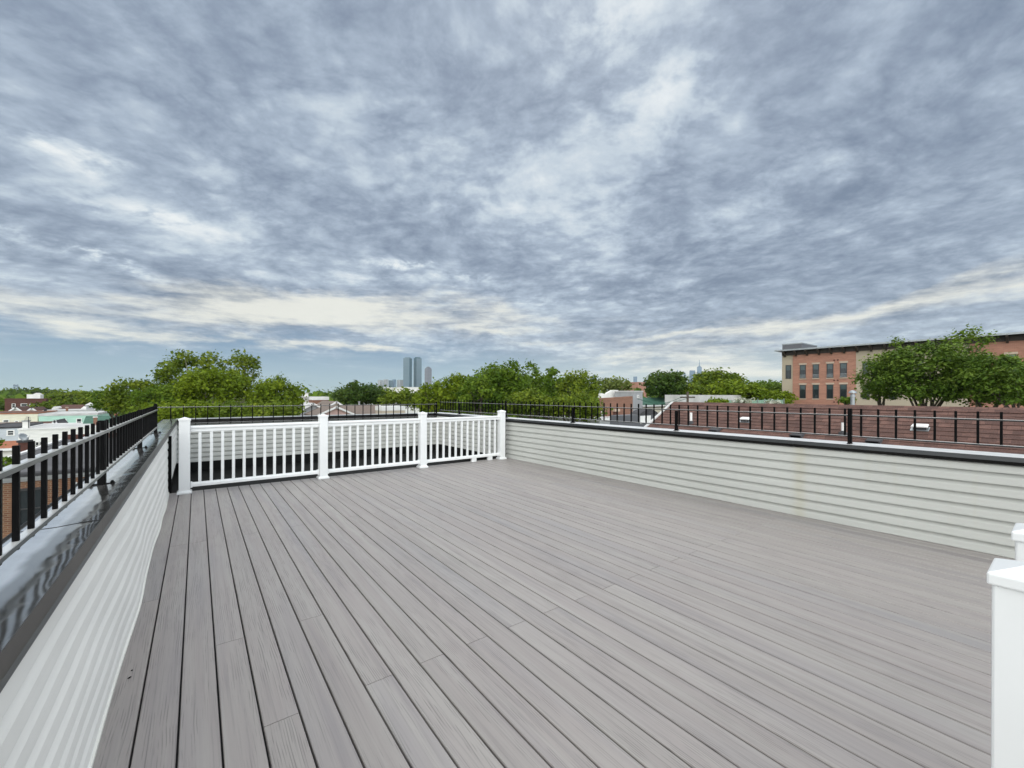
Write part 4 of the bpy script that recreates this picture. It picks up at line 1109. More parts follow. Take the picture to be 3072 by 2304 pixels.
front_gable('dormer_house', 'small charcoal roof with white gable before the mint house', 150, 181, 1280, 1263, 57, 'whitewall', 'roof_char', depth=5)
block('cream_house', 'cream sided house with small windows, left of the mint house', -80, 113, 1241, -1.8, 12, 'cream', windows=[(11, 1261, 25, 1270), (46, 1264, 54, 1270)], roof='roof_brown', edge='roof_terra')
block('mint_house', 'mint green sided house with a grey roof edge', 116, 292, 1242, -1.9, 12, 'mint', windows=[(190, 1260, 198, 1273), (231, 1257, 243, 1273)], roof='roof_pale', edge='roof_pale', edge_h=0.35)
side_gable('green_roof_house', 'house with a dark green roof at the right of the mint house', 258, 350, 1273, 1250, 55, 'whitewall', 'roof_green', 0.45)
stack('brick_chimney', 'white capped brick chimney before the dark green roof', 280, 291, 1250, 1275, 52, 'brick_mid', 'roof_white')
stack('brick_chimney', 'small orange chimney above the left fence pickets, right of the green roof', 343, 352, 1238, 1262, 58, 'roof_terra', 'sill')
front_gable('gabled_house', 'house with a white triangular gable before the brown brick block', 20, 74, 1239, 1222, 84, 'whitewall', 'roof_brown', depth=8)
front_gable('gabled_house', 'second white gable, right of the first before the brown brick block', 74, 118, 1239, 1224, 86, 'whitewall', 'roof_brown', depth=8)
stack('black_tank', 'small dark tank on a roof between the gables and the hip roof', 131, 139, 1226, 1240, 75, 'roof_char', cat='tank')
tt, x0, x1, Y, ze, zr, yr = side_gable('hip_roof_house', 'house with a dark brown hip roof and white dormers', 160, 262, 1230, 1214, 96, 'whitewall', 'roof_brown', 0.45, hip=0.2)
for (a, b_, v0, v1) in ((155, 165, 1220, 1231), (167, 175, 1219, 1226), (243, 259, 1219, 1231)):
    A = far(a, v0, 93.5); B = far(b_, v1, 93.5)
    MB().extrude([(A.x, B.z), (B.x, B.z), (B.x, (A.z+B.z)/2), ((A.x+B.x)/2, A.z), (A.x, (A.z+B.z)/2)], 1, A.y, A.y+2.5).build('dormer', M['whitewall'], tt)
stack('brick_chimney', 'slim brown chimney before the brown hip roof', 197, 204, 1221, 1242, 80, 'brick_mid', 'sill')
block('flat_roof_house', 'house with a pale flat roof below the brown hip roof', 128, 285, 1231, -1.6, 8, 'greywall', Z=84.5, roof='roof_pale', edge='roof_pale')
def pyramid():
    a = far(259, 1216, 90); b = far(279, 1229, 90); Y = a.y; x1 = hit(279, 1216, 1, Y).x; w = x1-a.x
    t = thing('roof_hut', 'small grey hut with a pale pyramid roof right of the brown hip roof', 'hut', ((a.x+x1)/2, Y+w/2, GROUND))
    MB().box(a.x, x1, Y, Y+w, GROUND, a.z).build('wall', M['greywall'], t)
    z1 = far(269, 1207, 90).z; e = 0.25
    MB().add([(a.x-e, Y-e, a.z+.01), (x1+e, Y-e, a.z+.01), (x1+e, Y+w+e, a.z+.01), (a.x-e, Y+w+e, a.z+.01), ((a.x+x1)/2, Y+w/2, z1)], [(3, 2, 1, 0), (0, 1, 4), (1, 2, 4), (2, 3, 4), (3, 0, 4)]).build('roof', M['roof_pale'], t)
pyramid()
tb, x0, x1, Y = block('brick_block', 'brown brick block with white windows and a white hut on its roof', 14, 138, 1195.5, 0.45, 5, 'brick_dark', Z=105, windows=[(37, 1212, 45, 1223), (64, 1212, 80, 1224), (90, 1213, 96, 1223), (99, 1213, 115, 1220)], roof='roof_dark', edge='brick_dark', cat='building')
ZB = hit(14, 1195.5, 1, Y).z - 0.055; a = hit(80, 1183, 1, Y+1); b = hit(121, 1195, 1, Y+1)
hut = MB().box(a.x, b.x, Y+1, Y+4, ZB, a.z).build('roof_hut', M['whitewall'], tb)
xm = (hit(98, 1183, 1, Y+1).x, hit(119, 1183, 1, Y+1).x)
MB().extrude([(xm[0], a.z+0.002), (xm[1], a.z+0.002), ((xm[0]+xm[1])/2, hit(107, 1178.5, 1, Y+1).z)], 1, Y+1, Y+4).build('gable', M['whitewall'], hut)

# middle, behind the far fence
t, x0, x1, Y = block('brick_house', 'brick house with white roof edge and cream end wall behind the grey gable', 937, 986, 1190, 0.95, 3, 'brick_mid', roof='roof_pale', edge='roof_white', edge_h=0.6)
block('cream_house', 'cream rendered end house left of the brick house with white roof edge', 908, 941, 1190.5, 0.9, 3, 'whitewall', roof='roof_pale', edge='roof_white', edge_h=0.5)
stack('white_chimney', 'white chimney block on the cream rendered end house', 906, 925, 1178, 1191, 76, 'whitewall', 'roof_pale')
front_gable('gabled_house', 'grey gabled house with white roof trim behind the far fence', 890, 985, 1238, 1211, 63, 'greywall', 'roof_pale', depth=9)
front_gable('gabled_house', 'beige gabled house behind the pink gable', 975, 1040, 1226, 1206, 66, 'beige', 'roof_taupe', depth=9)
front_gable('gabled_house', 'pink gabled house with pale roof trim behind the far fence', 952, 1062, 1247, 1221.5, 58, 'pink', 'roof_taupe', depth=9)
side_gable('taupe_roof_house', 'house with a broad taupe shingle roof right of the pink gable', 1040, 1148, 1246, 1217, 62, 'beige', 'roof_taupe', 0.5)
stack('roof_vent', 'small grey vent on the ridge of the taupe shingle roof', 1076, 1080, 1204, 1219, 66, 'greywall', cat='vent')
block('white_roof_house', 'beige house with a white roof edge right of the taupe roof', 1146, 1215, 1219, -0.2, 2.5, 'beige', roof='roof_white', edge='roof_white', edge_h=0.6)
stack('roof_vent', 'small white vent at the left end of the white roof edge', 1137, 1142, 1214, 1222, 59, 'whitewall', cat='vent')
block('white_building', 'pale building strip between the trees below the three towers', 1218, 1258, 1161, 3.2, 20, 'whitewall', roof='roof_pale', edge='roof_white', cat='building')
block('white_building', 'tiny pale building above the dark dome tree, left of the three towers', 1153, 1176, 1162, 3.4, 20, 'whitewall', roof='roof_pale', edge='roof_white', cat='building')
block('low_house', 'white speck of a house behind the bushy trees left of the far fence', 510, 560, 1222, -0.8, 6, 'whitewall', roof='roof_pale')

# right of the corner: brick building with stepped parapet
def stepped():
    Z = 46
    p = far(1799, 1195, Z); Y = p.y; q = hit(1898, 1188.5, 1, Y)
    t = thing('brick_building', 'red brown brick building with a white stepped parapet', 'building', ((p.x+q.x)/2, Y, GROUND))
    MB().extrude([(p.x, GROUND), (q.x, GROUND), (q.x, q.z), (p.x, p.z)], 1, Y, Y+0.4).build('wall', M['brick_mid'], t)
    MB().extrude([(p.x+0.01, GROUND), (q.x-0.01, GROUND), (q.x-0.01, q.z-0.3), (p.x+0.01, p.z-0.3)], 1, Y+0.402, Y+7).build('rear_wall', M['brick_mid'], t)
    Y2 = Y+7.01
    pr = [(1801, 1194), (1801, 1182), (1807, 1180), (1812, 1181), (1815, 1183), (1821, 1182), (1824, 1178), (1838, 1170.5), (1853, 1170), (1866, 1178), (1869, 1180), (1879, 1180), (1880, 1177), (1896, 1176), (1898, 1194)]
    P_ = [hit(u, v, 1, Y2) for u, v in pr]
    mb = MB(); zb = P_[0].z - 1
    for a, b in zip(P_[1:-2], P_[2:-1]): mb.extrude([(a.x, zb), (b.x, zb), (b.x, b.z), (a.x, a.z)], 1, Y2, Y2+0.4)
    mb.build('stepped_parapet', M['whitewall'], t)
    # white arched window
    a = hit(1803, 1229, 1, Y); b = hit(1813, 1252, 1, Y); xm = (a.x+b.x)/2; r = (b.x-a.x)/2
    pts = [(a.x, b.z), (b.x, b.z)] + [(xm + r*math.cos(k*PI/8), a.z - r + r*math.sin(k*PI/8)) for k in range(9)]
    w = MB().extrude(pts, 1, Y-0.06, Y-0.003).build('window', M['wintrim'], t)
    MB().box(a.x+0.14, b.x-0.14, Y-0.075, Y-0.0605, b.z+0.1, a.z-r).build('pane', M['pane'], w)
    a = hit(1838, 1227, 1, Y); b = hit(1853, 1234, 1, Y)
    MB().box(a.x, b.x, Y-0.35, Y-0.003, b.z, a.z).build('awning', M['sill'], t)
    a = hit(1839, 1234, 1, Y); b = hit(1852, 1252, 1, Y)
    MB().box(a.x, b.x, Y-0.05, Y-0.003, b.z, a.z).build('door', M['brick_dark'], t)
stepped()
block('grey_building', 'pale grey rendered building right of the white stepped parapet', 1900, 1928, 1172, 2.0, 3, 'greywall', roof='roof_pale', edge='roof_pale', cat='building', windows=[(1912, 1187, 1915, 1192)])
block('red_building', 'distant pinkish red brick tower block right of the stepped parapet', 1914, 1942, 1146, 12, 20, 'brick_apt', cat='building', roof='roof_dark', edge='brick_apt')
side_gable('green_roof_house', 'cream house with a faded green roof left of the brown shingle roof', 1899, 2030, 1215, 1195, 56, 'cream', 'roof_green', 0.5, windows=[(1911, 1218, 1916, 1227)])
block('flat_roof_house', 'low house with a white roof edge below the brick building', 1799, 1990, 1256, -0.9, 8, 'greywall', roof='roof_pale', edge='roof_white', edge_h=0.25)
def shed():
    Z = 29
    a = far(1857, 1247, Z); b = far(1975, 1272, Z); Y = a.y; x1 = hit(1975, 1247, 1, Y).x; xs = hit(1916, 1247, 1, Y).x
    t = thing('garden_shed', 'charcoal shed with a rounded dark cover and a white door', 'shed', ((a.x+x1)/2, Y, -1.3))
    MB().box(a.x, x1, Y, Y+0.8, -1.3, a.z).build('wall', M['greypanel'], t)
    n = 10; zt = hit(1950, 1228, 1, Y).z
    pts = [(xs + (x1-xs)*k/n, a.z + 0.002 + (zt-a.z)*math.sin(PI*k/n)**0.8) for k in range(n+1)]
    MB().extrude(pts, 1, Y-0.06, Y+0.8).build('cover', M['roof_char'], t)
    d0 = hit(1920, 1247, 1, Y); d1 = hit(1951, 1269, 1, Y)
    dr = MB().box(d0.x, d1.x, Y-0.04, Y-0.003, d1.z, d0.z-0.02).build('door', M['whitemetal'], t)
    m_ = hit(1934, 1253, 1, Y); n_ = hit(1938, 1262, 1, Y)
    MB().box(m_.x, n_.x, Y-0.06, Y-0.0405, n_.z, m_.z).build('door_vent', M['greypanel'], dr)
shed()
block('long_flat_building', 'long pale grey flat roofed building above the brown shingle ridge', 2040, 2222, 1184.5, 1.4, 1.8, 'greywall', Z=47, roof='roof_pale', edge='roof_pale', cat='building', edge_h=1.0)
def pole():
    Z = 44; a = far(2063, 1184, Z); b = far(2063, 1215, Z)
    t = thing('utility_pole', 'wooden utility pole before the long pale grey building', 'pole', (b.x, b.y, GROUND))
    MB().tube([(b.x, b.y, GROUND), (a.x, a.y, a.z+0.3)], [0.16, 0.12], 8).build('shaft', M['bark'], t)
    MB().box(a.x-1.3, a.x+1.3, a.y-0.08, a.y+0.08, a.z-0.35, a.z-0.2).build('crossarm', M['bark'], t)
    mb = MB()
    for k, (du, dv, ZZ) in enumerate(((-140, 14, 40), (-150, 11, 41))):
        e = far(2063+du, 1186+dv, ZZ); s_ = Vector((a.x-1.0+2*k, a.y, a.z-0.2)); pts = []
        for i in range(13):
            f_ = i/12; q = s_.lerp(e, f_); q.z -= 0.5*math.sin(PI*f_); pts.append(q)
        mb.tube(pts, 0.025, 5)
    mb.build('wire', M['roof_green'], t)
pole()
def net():
    Z = 42; a = far(2178, 1201, Z); b = far(2350, 1214, Z); Y = a.y; x1 = hit(2350, 1203, 1, Y).x
    t = thing('netting_fence', 'pale green netting fence above the brown shingle ridge', 'fence', ((a.x+x1)/2, Y, GROUND))
    MB().box(a.x, x1, Y, Y+0.05, b.z-1.2, a.z).build('netting', M['netting'], t)
    n = 9
    for k in range(n):
        x = a.x + (x1-a.x)*k/(n-1)
        MB().tube([(x, Y-0.06, GROUND), (x, Y-0.06, a.z+0.15)], 0.04, 6).build('post', M['galv'], t)
net()
M['leaf_white'] = leafmat('white_blossom', (0.10, 0.14, 0.05), (0.45, 0.47, 0.38), (0.75, 0.75, 0.70), 0.2)
tree(2152, 1196, 34, 42, 'low yellow green shrub before the long pale grey building', 'leaf_light', 81, 0.9, low_v=1216, clump=0.36, n_clump=10, leaf=0.24, name='shrub')
tree(2318, 1199, 24, 40, 'white flowering shrub at the left foot of the brick and tan building', 'leaf_white', 82, 0.9, low_v=1216, clump=0.36, n_clump=9, leaf=0.2, name='shrub')
tree(2228, 1193, 26, 41, 'pale shrub with white flowers at the right end of the long grey building', 'leaf_white', 83, 0.55, low_v=1214, clump=0.36, n_clump=9, leaf=0.2, name='shrub')

# ------------------------------------------------------------------ brown shingle roof next door
M['shingle'] = shingle('brown_asphalt_shingle', (0.052, 0.025, 0.020), (0.170, 0.090, 0.071), (0.045, 0.024, 0.020), (0, 1, 0), 2.17, 0.17, 0.144)
XR = 12.0
ZR = hit(2500, 1217.5, 0, XR).z; YE = hit(2021, 1208, 0, XR).y; SL = 0.52
def roofhit(u, v):
    d = ray(u, v)     # z = ZR + SL*(x-XR)
    s = (ZR - SL*XR - EYE.z)/(d.z - SL*d.x)
    return EYE + d*s
def shingle_house():
    Y0 = -9.0; XE = 6.75
    t = thing('shingle_roof_house', 'neighbouring house with a brown asphalt shingle roof behind the right fence', 'house', (XR, (YE+Y0)/2, GROUND))
    zE = ZR + SL*(XE-XR); x2 = 2*XR-XE; zw = ZR + SL*(XE+0.35-XR) - 0.15
    MB().extrude([(XE+0.35, GROUND), (x2-0.35, GROUND), (x2-0.35, zw), (XR, ZR-0.15), (XE+0.35, zw)], 1, Y0+0.3, YE-0.25).build('wall', M['cream'], t)
    rf = MB()
    # courses as real steps: each course a thin slab lapping the one below
    n = 38; rng = random.Random(2)
    for k in range(n):
        a, b_ = k/n, (k+1)/n
        xa = XE + (XR-XE)*a; xb = XE + (XR-XE)*b_ + 0.02
        za = ZR + SL*(xa-XR); zb = ZR + SL*(xb-XR)
        rf.slab((xa, Y0, za+0.016), (xa, YE, za+0.016), (xb, YE, zb+0.002), (xb, Y0, zb+0.002), 0.02)
    rf.slab((XR+0.01, Y0, ZR), (XR+0.01, YE, ZR), (x2, YE, zE), (x2, Y0, zE), 0.1)
    r = rf.build('roof', M['shingle'], t)
    MB().extrude([(XR-0.17, ZR-0.055), (XR, ZR+0.028), (XR+0.17, ZR-0.055), (XR, ZR+0.004)], 1, Y0, YE).build('ridge_cap', M['shingle'], r) if False else \
        MB().slab((XR-0.17, Y0, ZR-0.062), (XR-0.17, YE, ZR-0.062), (XR+0.002, YE, ZR+0.03), (XR+0.002, Y0, ZR+0.03), 0.015).slab((XR+0.0025, Y0, ZR+0.03), (XR+0.0025, YE, ZR+0.03), (XR+0.17, YE, ZR-0.062), (XR+0.17, Y0, ZR-0.062), 0.015).build('ridge_cap', M['shingle'], r)
    tr = MB()
    for sg in (-1, 1):
        xe = XR + sg*(XR-XE+0.03)
        tr.slab((XR, YE+0.003, ZR+0.04), (xe, YE+0.003, zE+0.03), (xe, YE+0.08, zE+0.03), (XR, YE+0.08, ZR+0.04), 0.03)
        tr.slab((XR, YE+0.003, ZR-0.005), (xe, YE+0.003, zE-0.015), (xe, YE+0.06, zE-0.015), (XR, YE+0.05, ZR-0.005), 0.16)
    tr.build('rake_trim', M['roof_pale'], r)
    MB().box(XE-0.12, XE-0.003, Y0, YE, zE-0.10, zE+0.01).build('gutter', M['whitemetal'], r)
shingle_house()

up = Vector((1, 0, SL)).normalized(); nr = Vector((-SL, 0, 1)).normalized()
def box_vent(u, v, label):
    p = roofhit(u, v) - nr*0.0
    t = thing('roof_vent', label, 'vent', p, group='white vents on the brown shingle roof')
    Yv = Vector((0, 1, 0))
    def fr(a, b, c): return p + up*a*0.62 + Yv*b*0.66 + nr*c*0.8
    MB().add([fr(-.17, -.20, .018), fr(-.17, .20, .018), fr(.08, .20, .018), fr(.08, -.20, .018), fr(-.17, -.20, .026), fr(-.17, .20, .026), fr(.08, .20, .026), fr(.08, -.20, .026)],
             [(3, 2, 1, 0), (4, 5, 6, 7), (0, 1, 5, 4), (1, 2, 6, 5), (2, 3, 7, 6), (3, 0, 4, 7)]).build('vent_base', M['galv'], t)
    MB().add([fr(-.10, -.14, .026), fr(-.10, .14, .026), fr(.13, .14, .026), fr(.13, -.14, .026), fr(-.10, -.14, .10), fr(-.10, .14, .10), fr(.13, .14, .06), fr(.13, -.14, .06)],
             [(0, 1, 5, 4), (1, 2, 6, 5), (2, 3, 7, 6), (3, 0, 4, 7)]).build('vent_throat', M['roof_char'], t)
    MB().add([fr(-.16, -.19, .105), fr(-.16, .19, .105), fr(.16, .18, .05), fr(.16, -.18, .05), fr(-.15, -.175, .15), fr(-.15, .175, .15), fr(.15, .165, .085), fr(.15, -.165, .085)],
             [(3, 2, 1, 0), (4, 5, 6, 7), (0, 1, 5, 4), (1, 2, 6, 5), (2, 3, 7, 6), (3, 0, 4, 7)]).build('vent_hood', M['whitemetal'], t, bevel=0.012)
box_vent(2761, 1287, 'white box vent low on the brown roof, right of the tall fence post')
box_vent(2237, 1263, 'white box vent on the brown roof, left of the tall fence post')
def pipe(u, v0, v1, label):
    p = roofhit(u, v1); h = (v1-v0)/F_*(p-EYE).dot(FV)
    t = thing('vent_pipe', label, 'pipe', p, group='white pipes on the brown shingle roof')
    MB().tube([p - Vector((0, 0, .05)), p + Vector((0, 0, h))], 0.033, 14).build('shaft', M['whitemetal'], t, smooth=False)
    MB().lathe(p - Vector((0, 0, 0.0)), [(0.085, -0.03), (0.075, 0.03), (0.045, 0.055), (0.036, 0.07)], 14).build('flashing', M['roof_char'], t)
pipe(2073, 1238, 1270, 'white vent pipe left on the brown roof, behind a short fence post')
pipe(2529, 1268, 1302, 'white vent pipe just left of the tall fence post')
def low_vent(u, v, label):
    p = roofhit(u, v)
    t = thing('roof_vent', label, 'vent', p, group='dark low vents near the roof eave')
    Yv = Vector((0, 1, 0))
    def fr(a, b, c): return p + up*a + Yv*b + nr*c
    MB().add([fr(-.1, -.12, .015), fr(-.1, .12, .015), fr(.16, .12, .015), fr(.16, -.12, .015), fr(-.1, -.11, .11), fr(-.1, .11, .11), fr(.16, .10, .03), fr(.16, -.10, .03)],
             [(3, 2, 1, 0), (4, 5, 6, 7), (0, 1, 5, 4), (1, 2, 6, 5), (2, 3, 7, 6), (3, 0, 4, 7)]).build('vent_hood', M['roof_char'], t, bevel=0.006)
    MB().add([fr(-.102, -.09, .03), fr(-.102, .09, .03), fr(-.102, .09, .09), fr(-.102, -.09, .09)], [(0, 1, 2, 3)]).build('vent_louvre', M['black'], t)
low_vent(2622, 1329, 'dark low roof vent between the tall fence post and the box vent')
low_vent(2392, 1311, 'dark low roof vent left of the tall fence post')
low_vent(2145, 1295, 'small dark roof vent close to the short fence post')
def flue():
    b = hit(2558, 1216, 0, XR+0.7); s = (b-EYE).dot(FV)
    t = thing('flue_pipe', 'galvanised flue pipe with a domed cap behind the shingle ridge', 'flue', (b.x, b.y, ZR-0.4))
    r = 5.6/F_*s; zt = EYE.z + (1186-1183)/F_*s
    MB().tube([(b.x, b.y, ZR-0.45), (b.x, b.y, zt)], r, 18).build('shaft', M['galv'], t)
    MB().lathe((b.x, b.y, zt), [(r*1.25, -0.05), (r*1.25, -0.02), (r*1.0, 0.0), (r*1.0, 0.035)], 18).build('collar', M['galv'], t)
    MB().lathe((b.x, b.y, zt+0.04), [(r*1.85, 0.0), (r*1.9, 0.012), (r*1.4, 0.05), (r*0.6, 0.072), (r*0.1, 0.078)], 18).build('flue_cap', M['galv'], t, smooth=False)
flue()

# ------------------------------------------------------------------ brick and tan building on the right
def apartments():
    X = 66.0
    ztop = hit(2500, 1041, 0, X).z
    ZT = 7.75; YL = 24.75; YR = -14.0
    t = thing('brick_building', 'long brick and tan building with a dark bracketed cornice on the right', 'building', (X, 5, GROUND))
    ZC = 7.02
    bands = [(YL, 23.40, 'tan'), (23.40, 16.43, 'brick_apt'), (16.43, 6.75, 'tan'), (6.75, 0.2, 'brick_apt'), (0.2, YR, 'tan')]
    for a, b_, m_ in bands:
        k = 0.0 if m_ == 'tan' else 0.06
        MB().box(X-k, X+13.9, b_+0.002, a, GROUND, ZC).build('wall', M[m_], t)
        if m_ == 'brick_apt':      # pale string course at the foot
            MB().box(X-k-0.05, X-k-0.003, b_+0.002, a, -0.1, 0.25).build('base_course', M['sill'], t)
    MB().extrude([(X-0.9, 7.62), (X-0.9, 7.78), (X+14.3, 7.78), (X+14.3, 7.62)], 1, YR-0.5, YL+0.55).build('roof', M['cornice'], t)
    MB().box(X-0.95, X-0.903, YR-0.5, YL+0.6, 7.60, 7.80).build('gutter', M['galv'], t)
    MB().box(X-0.14, X+13.8, YR, YL-0.02, ZC+0.003, 7.617).build('frieze', M['cornice'], t)
    # brackets under the eave
    y = 24.3; first = None
    while y > YR:
        if first is None:
            first = MB().extrude([(-0.85, 0.0), (-0.85, -0.18), (-0.15, -0.78), (0.0, -0.78), (0.0, 0.0)], 1, -0.09, 0.09).build('bracket', M['cornice'], t, local=True)
            first.location = (-0.143, y-5, 7.615-GROUND)
        else: copy_part(first, t, (-0.143, y-5, 7.615-GROUND))
        y -= 1.345
    def win(y1, y0, z0, z1, wallk, kind, rail=False):
        xf = X-wallk
        mb = MB(); tw = 0.07
        mb.box(xf-0.05, xf-0.003, y0, y0+tw, z0, z1).box(xf-0.05, xf-0.003, y1-tw, y1, z0, z1)
        mb.box(xf-0.05, xf-0.003, y0+tw, y1-tw, z1-tw, z1).box(xf-0.05, xf-0.003, y0+tw, y1-tw, z0, z0+tw)
        w = mb.build('window', M['dkframe'], t)
        zm = z0 + (z1-z0)*(0.62 if kind == 'hi' else 0.66)
        MB().box(xf-0.02, xf-0.004, y0+tw, y1-tw, z0+tw, zm).build('pane', M['pane'], w)
        MB().box(xf-0.022, xf-0.004, y0+tw, y1-tw, zm+0.003, z1-tw).build('pane', M['pane_teal'], w)
        if rail:
            for k in range(3):
                MB().box(xf-0.10, xf-0.07, y0, y1, z0+0.12+0.16*k, z0+0.17+0.16*k).build('guard_rail', M['galv'], w)
        if wallk:
            MB().box(xf-0.06, xf-0.003, y0-0.10, y1+0.10, z1+0.003, z1+0.22).build('lintel', M['sill'], w)
            MB().box(xf-0.08, xf-0.003, y0-0.06, y1+0.06, z0-0.12, z0-0.003).build('window_sill', M['sill'], w)
    for y1, y0 in ((22.53, 21.82), (21.02, 20.32), (19.46, 18.75), (18.04, 17.32)):
        win(y1, y0, 3.76, 5.61, 0.06, 'hi', True); win(y1, y0, 1.05, 2.89, 0.06, 'lo')
    win(24.28, 23.59, 3.77, 5.68, 0, 'hi'); win(24.28, 23.59, 1.13, 1.88, 0, 'lo')
    for y1, y0 in ((15.76, 15.08), (13.3, 12.62), (11.0, 10.3), (8.6, 7.9)):
        win(y1, y0, 3.77, 5.66, 0, 'hi'); win(y1, y0, 1.03, 2.67, 0, 'lo')
    for y1, y0 in ((5.9, 5.2), (4.25, 3.55), (2.6, 1.9)):
        win(y1, y0, 3.77, 5.68, 0.06, 'hi', True); win(y1, y0, 1.05, 2.89, 0.06, 'lo')
    # small round vents in the brick
    mb = None
    for y in (18.65, 18.28):
        for z in (6.02, 3.42, 0.62):
            MB().tube([(X-0.061, y, z), (X-0.11, y, z)], 0.10, 12).build('wall_vent', M['brick_dark'], t)
    # roof penthouse
    a = hit(2347, 1033, 0, X+1.2); b = hit(2405, 1027, 0, X+1.2)
    pz = hit(2376, 1030, 0, X+1.2).z
    ph = MB().box(X+1.2, X+7, b.y, a.y, 7.783, pz-0.15).build('roof_penthouse', M['greypanel'], t)
    MB().box(X+1.16, X+7.04, b.y-0.04, a.y+0.04, pz-0.148, pz).build('penthouse_roof', M['galv'], ph)
apartments()

# ------------------------------------------------------------------ towers on the horizon
def tower_glass(name, c1, c2, rough=0.25):
    m, nt, b = new_mat(name)
    co = objco(nt); s = nt.nodes.new('ShaderNodeSeparateXYZ'); nt.links.new(co, s.inputs[0])
    fl = mth(nt, 'FRACT', mth(nt, 'MULTIPLY', s.outputs[2], 1/8.0))
    c = mixc(nt, smooth(nt, fl, 0.55, 0.75), c1, c2)
    n = noise(nt, mapped(nt, co, (0.02, 0.02, 0.01)), 1, 3)
    c = mixc(nt, mth(nt, 'MULTIPLY', smooth(nt, n, 0.35, 0.65), 0.35), c, c2)
    nt.links.new(c, b.inputs['Base Color']); b.inputs['Roughness'].default_value = rough
    return m
M['tw_teal'] = tower_glass('teal_tower_glass', (0.015, 0.070, 0.105), (0.030, 0.095, 0.13))
M['tw_grey'] = tower_glass('grey_tower_cladding', (0.075, 0.135, 0.175), (0.11, 0.165, 0.20), 0.5)
M['tw_mauve'] = tower_glass('mauve_tower_cladding', (0.13, 0.14, 0.17), (0.17, 0.175, 0.20), 0.6)
M['tw_pale'] = tower_glass('pale_tower_cladding', (0.27, 0.29, 0.31), (0.34, 0.355, 0.365), 0.7)
M['tw_blue'] = tower_glass('blue_tower_glass', (0.10, 0.17, 0.25), (0.14, 0.21, 0.29))

def tower(name, label, edges, v_top, Z, mat, mat2=None, dv=None, group=None, cat='tower'):
    """edges: left, corner, right in the photograph; two faces turned towards the deck"""
    uL, uM, uR = edges
    w = (uR-uL)/F_*Z
    A = far(uL, v_top, Z + w*0.35); B = far(uM, v_top, Z); Cc = far(uR, v_top, Z + w*0.45); D = A + (Cc - B)
    zt = B.z
    t = thing(name, label, cat, (B.x, B.y, GROUND), group=group)
    P4 = [(p.x, p.y) for p in (A, B, Cc, D)]
    MB().extrude(P4, 2, GROUND, zt).build('facade', M[mat], t)
    cx = sum(p[0] for p in P4)/4; cy = sum(p[1] for p in P4)/4
    if mat2:   # shallow skin on the right hand face, its colour imitating a lit or darker side
        n_ = Vector(((Cc-B).y, -(Cc-B).x, 0)).normalized()
        if n_.dot(EYE-B) < 0: n_ = -n_
        q = [B + n_*0.6, Cc + n_*0.6, Cc + n_*0.1, B + n_*0.1]
        MB().extrude([(p.x, p.y) for p in q], 2, GROUND, zt-2).build('face_shading', M[mat2], t)
    if dv:
        for k, (s, dz) in enumerate(dv):
            MB().extrude([(cx+(p[0]-cx)*s, cy+(p[1]-cy)*s) for p in P4], 2, zt+0.05 if k == 0 else zt + dv[k-1][1]+0.05, zt+dz).build('crown', M[mat], t)
    return t, (cx, cy, zt)
ZT_ = 2400
tower('glass_tower', 'teal glass tower, left and widest of the three on the horizon', (1210, 1228, 1236), 1074, ZT_, 'tw_grey', 'tw_teal', [(0.7, 5)])
tower('glass_tower', 'pale grey tower in the middle of the three on the horizon', (1241, 1249.5, 1265), 1074, ZT_*1.02, 'tw_teal', 'tw_grey', [(0.7, 6)])
tower('apartment_tower', 'shorter mauve tower with a rounded top, right of the pair', (1274, 1283, 1295), 1106, ZT_*0.97, 'tw_mauve', 'tw_mauve', [(0.85, 5), (0.62, 9), (0.35, 12)])
for k, (e, v, m_, lb) in enumerate([((1133, 1141, 1149), 1140, 'tw_pale', 'pale block, leftmost of the low row left of the three towers'), ((1150, 1158, 1165), 1138, 'tw_pale', 'second pale block in the low row left of the three towers'),
                        ((1166, 1172, 1178), 1141, 'tw_grey', 'grey block in the middle of the low row left of the three towers'), ((1177, 1182, 1188), 1138, 'tw_blue', 'narrow blue block in the low row left of the three towers'),
                        ((1191, 1200, 1210), 1139.5, 'tw_pale', 'wide pale block touching the teal glass tower')]):
    tower('apartment_tower', lb, e, v, ZT_*(0.99+0.01*k), m_, group='low blocks left of the three towers')
t, (cx, cy, zt) = tower('skyscraper', 'blue skyscraper with a tapered top and thin mast on the horizon', (2091, 2099, 2105.5), 1101, 3600, 'tw_blue', None, [(0.75, 6), (0.4, 11)])
MB().tube([(cx, cy, zt+9), (cx, cy, far(2098, 1078, 3600).z)], [4.0, 1.0], 8).build('mast', M['tw_blue'], t)
tower('skyscraper', 'square blue skyscraper left of the one with the mast', (2068.5, 2077, 2085.7), 1111, 3550, 'tw_blue')
tower('skyscraper', 'narrow blue tower above the stepped white parapet', (1900, 1906, 1911.5), 1129.5, 3300, 'tw_blue')
tower('skyscraper', 'blue tower tip just left of the sparse grey green tree', (1776, 1782, 1788), 1128, 3300, 'tw_blue', None, [(0.5, 6)])
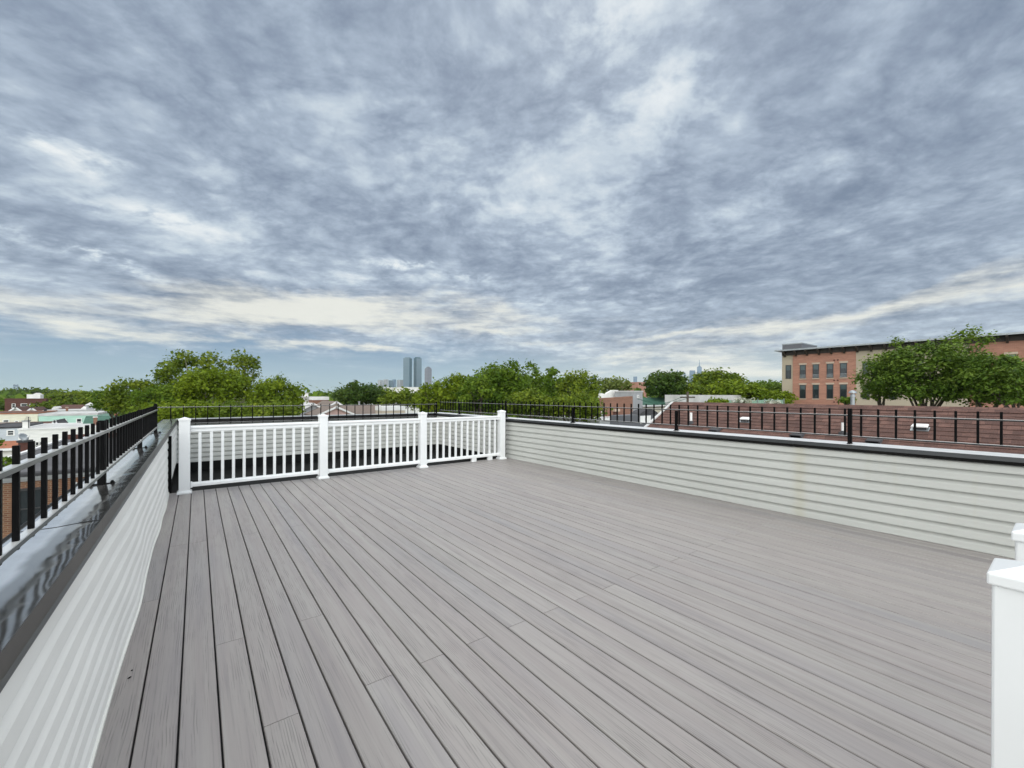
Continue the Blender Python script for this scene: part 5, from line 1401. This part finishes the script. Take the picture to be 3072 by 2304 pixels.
def spire(u, vt, w, label, Z=3500):
    t, (cx, cy, zt) = tower('spired_tower', label, (u-w, u, u+w), vt+7, Z, 'tw_blue', None, [(0.7, 8)], group='spired towers left of the square skyscraper')
    MB().lathe((cx, cy, zt+8.05), [(w/F_*Z*0.6, 0), (w/F_*Z*0.25, 6), (0.4, 7/F_*Z-8)], 8).build('spire', M['tw_blue'], t)
spire(2018, 1112, 3, 'small spired tower, leftmost of three in the haze'); spire(2032, 1109, 3, 'small spired tower, middle of three in the haze'); spire(2054, 1116, 3.5, 'small spired tower, right of three in the haze')
spire(2241, 1137, 3, 'faint spired tower above the yellow green trees', 4000); spire(2248, 1139, 3, 'fainter spired tower beside the first above the yellow green trees', 4000)

def bridge_tower():
    Z = 3000
    a = far(43, 1153, Z); b = far(53, 1153, Z+25)
    t = thing('bridge_tower', 'hazy blue suspension bridge tower on the far left horizon', 'bridge', ((a.x+b.x)/2, (a.y+b.y)/2, GROUND))
    zt = a.z; w = 6.5
    d = (b-a); d.z = 0; L = d.length; d.normalize(); n = Vector((-d.y, d.x, 0))
    for q, s in ((a, 0.55), (b, 0.45)):
        MB().extrude([((q+d*w*s*i+n*w*s*j).x, (q+d*w*s*i+n*w*s*j).y) for i, j in ((-1, -1), (1, -1), (1, 1), (-1, 1))], 2, GROUND, zt).build('leg', M['tw_blue'], t)
    for z0, z1 in ((zt-16, zt-3), (zt-40, zt-32)):
        q = [a+d*4-n*3, b-d*4-n*3, b-d*4+n*3, a+d*4+n*3]
        MB().extrude([(p.x, p.y) for p in q], 2, z0, z1).build('cross_beam', M['tw_blue'], t)
bridge_tower()

# ------------------------------------------------------------------ air
def haze(density):
    m = bpy.data.materials.new('haze'); m.use_nodes = True; nt = m.node_tree; nt.nodes.clear()
    out = nt.nodes.new('ShaderNodeOutputMaterial'); v = nt.nodes.new('ShaderNodeVolumePrincipled')
    v.inputs['Color'].default_value = (0.80, 0.88, 0.95, 1); v.inputs['Density'].default_value = density; v.inputs['Anisotropy'].default_value = 0.0
    nt.links.new(v.outputs[0], out.inputs['Volume'])
    o = MB().box(-5300, 5300, -5300, 5300, GROUND-1, 330).build('haze', m)
    tag(o, kind='stuff')
haze(0.00006)
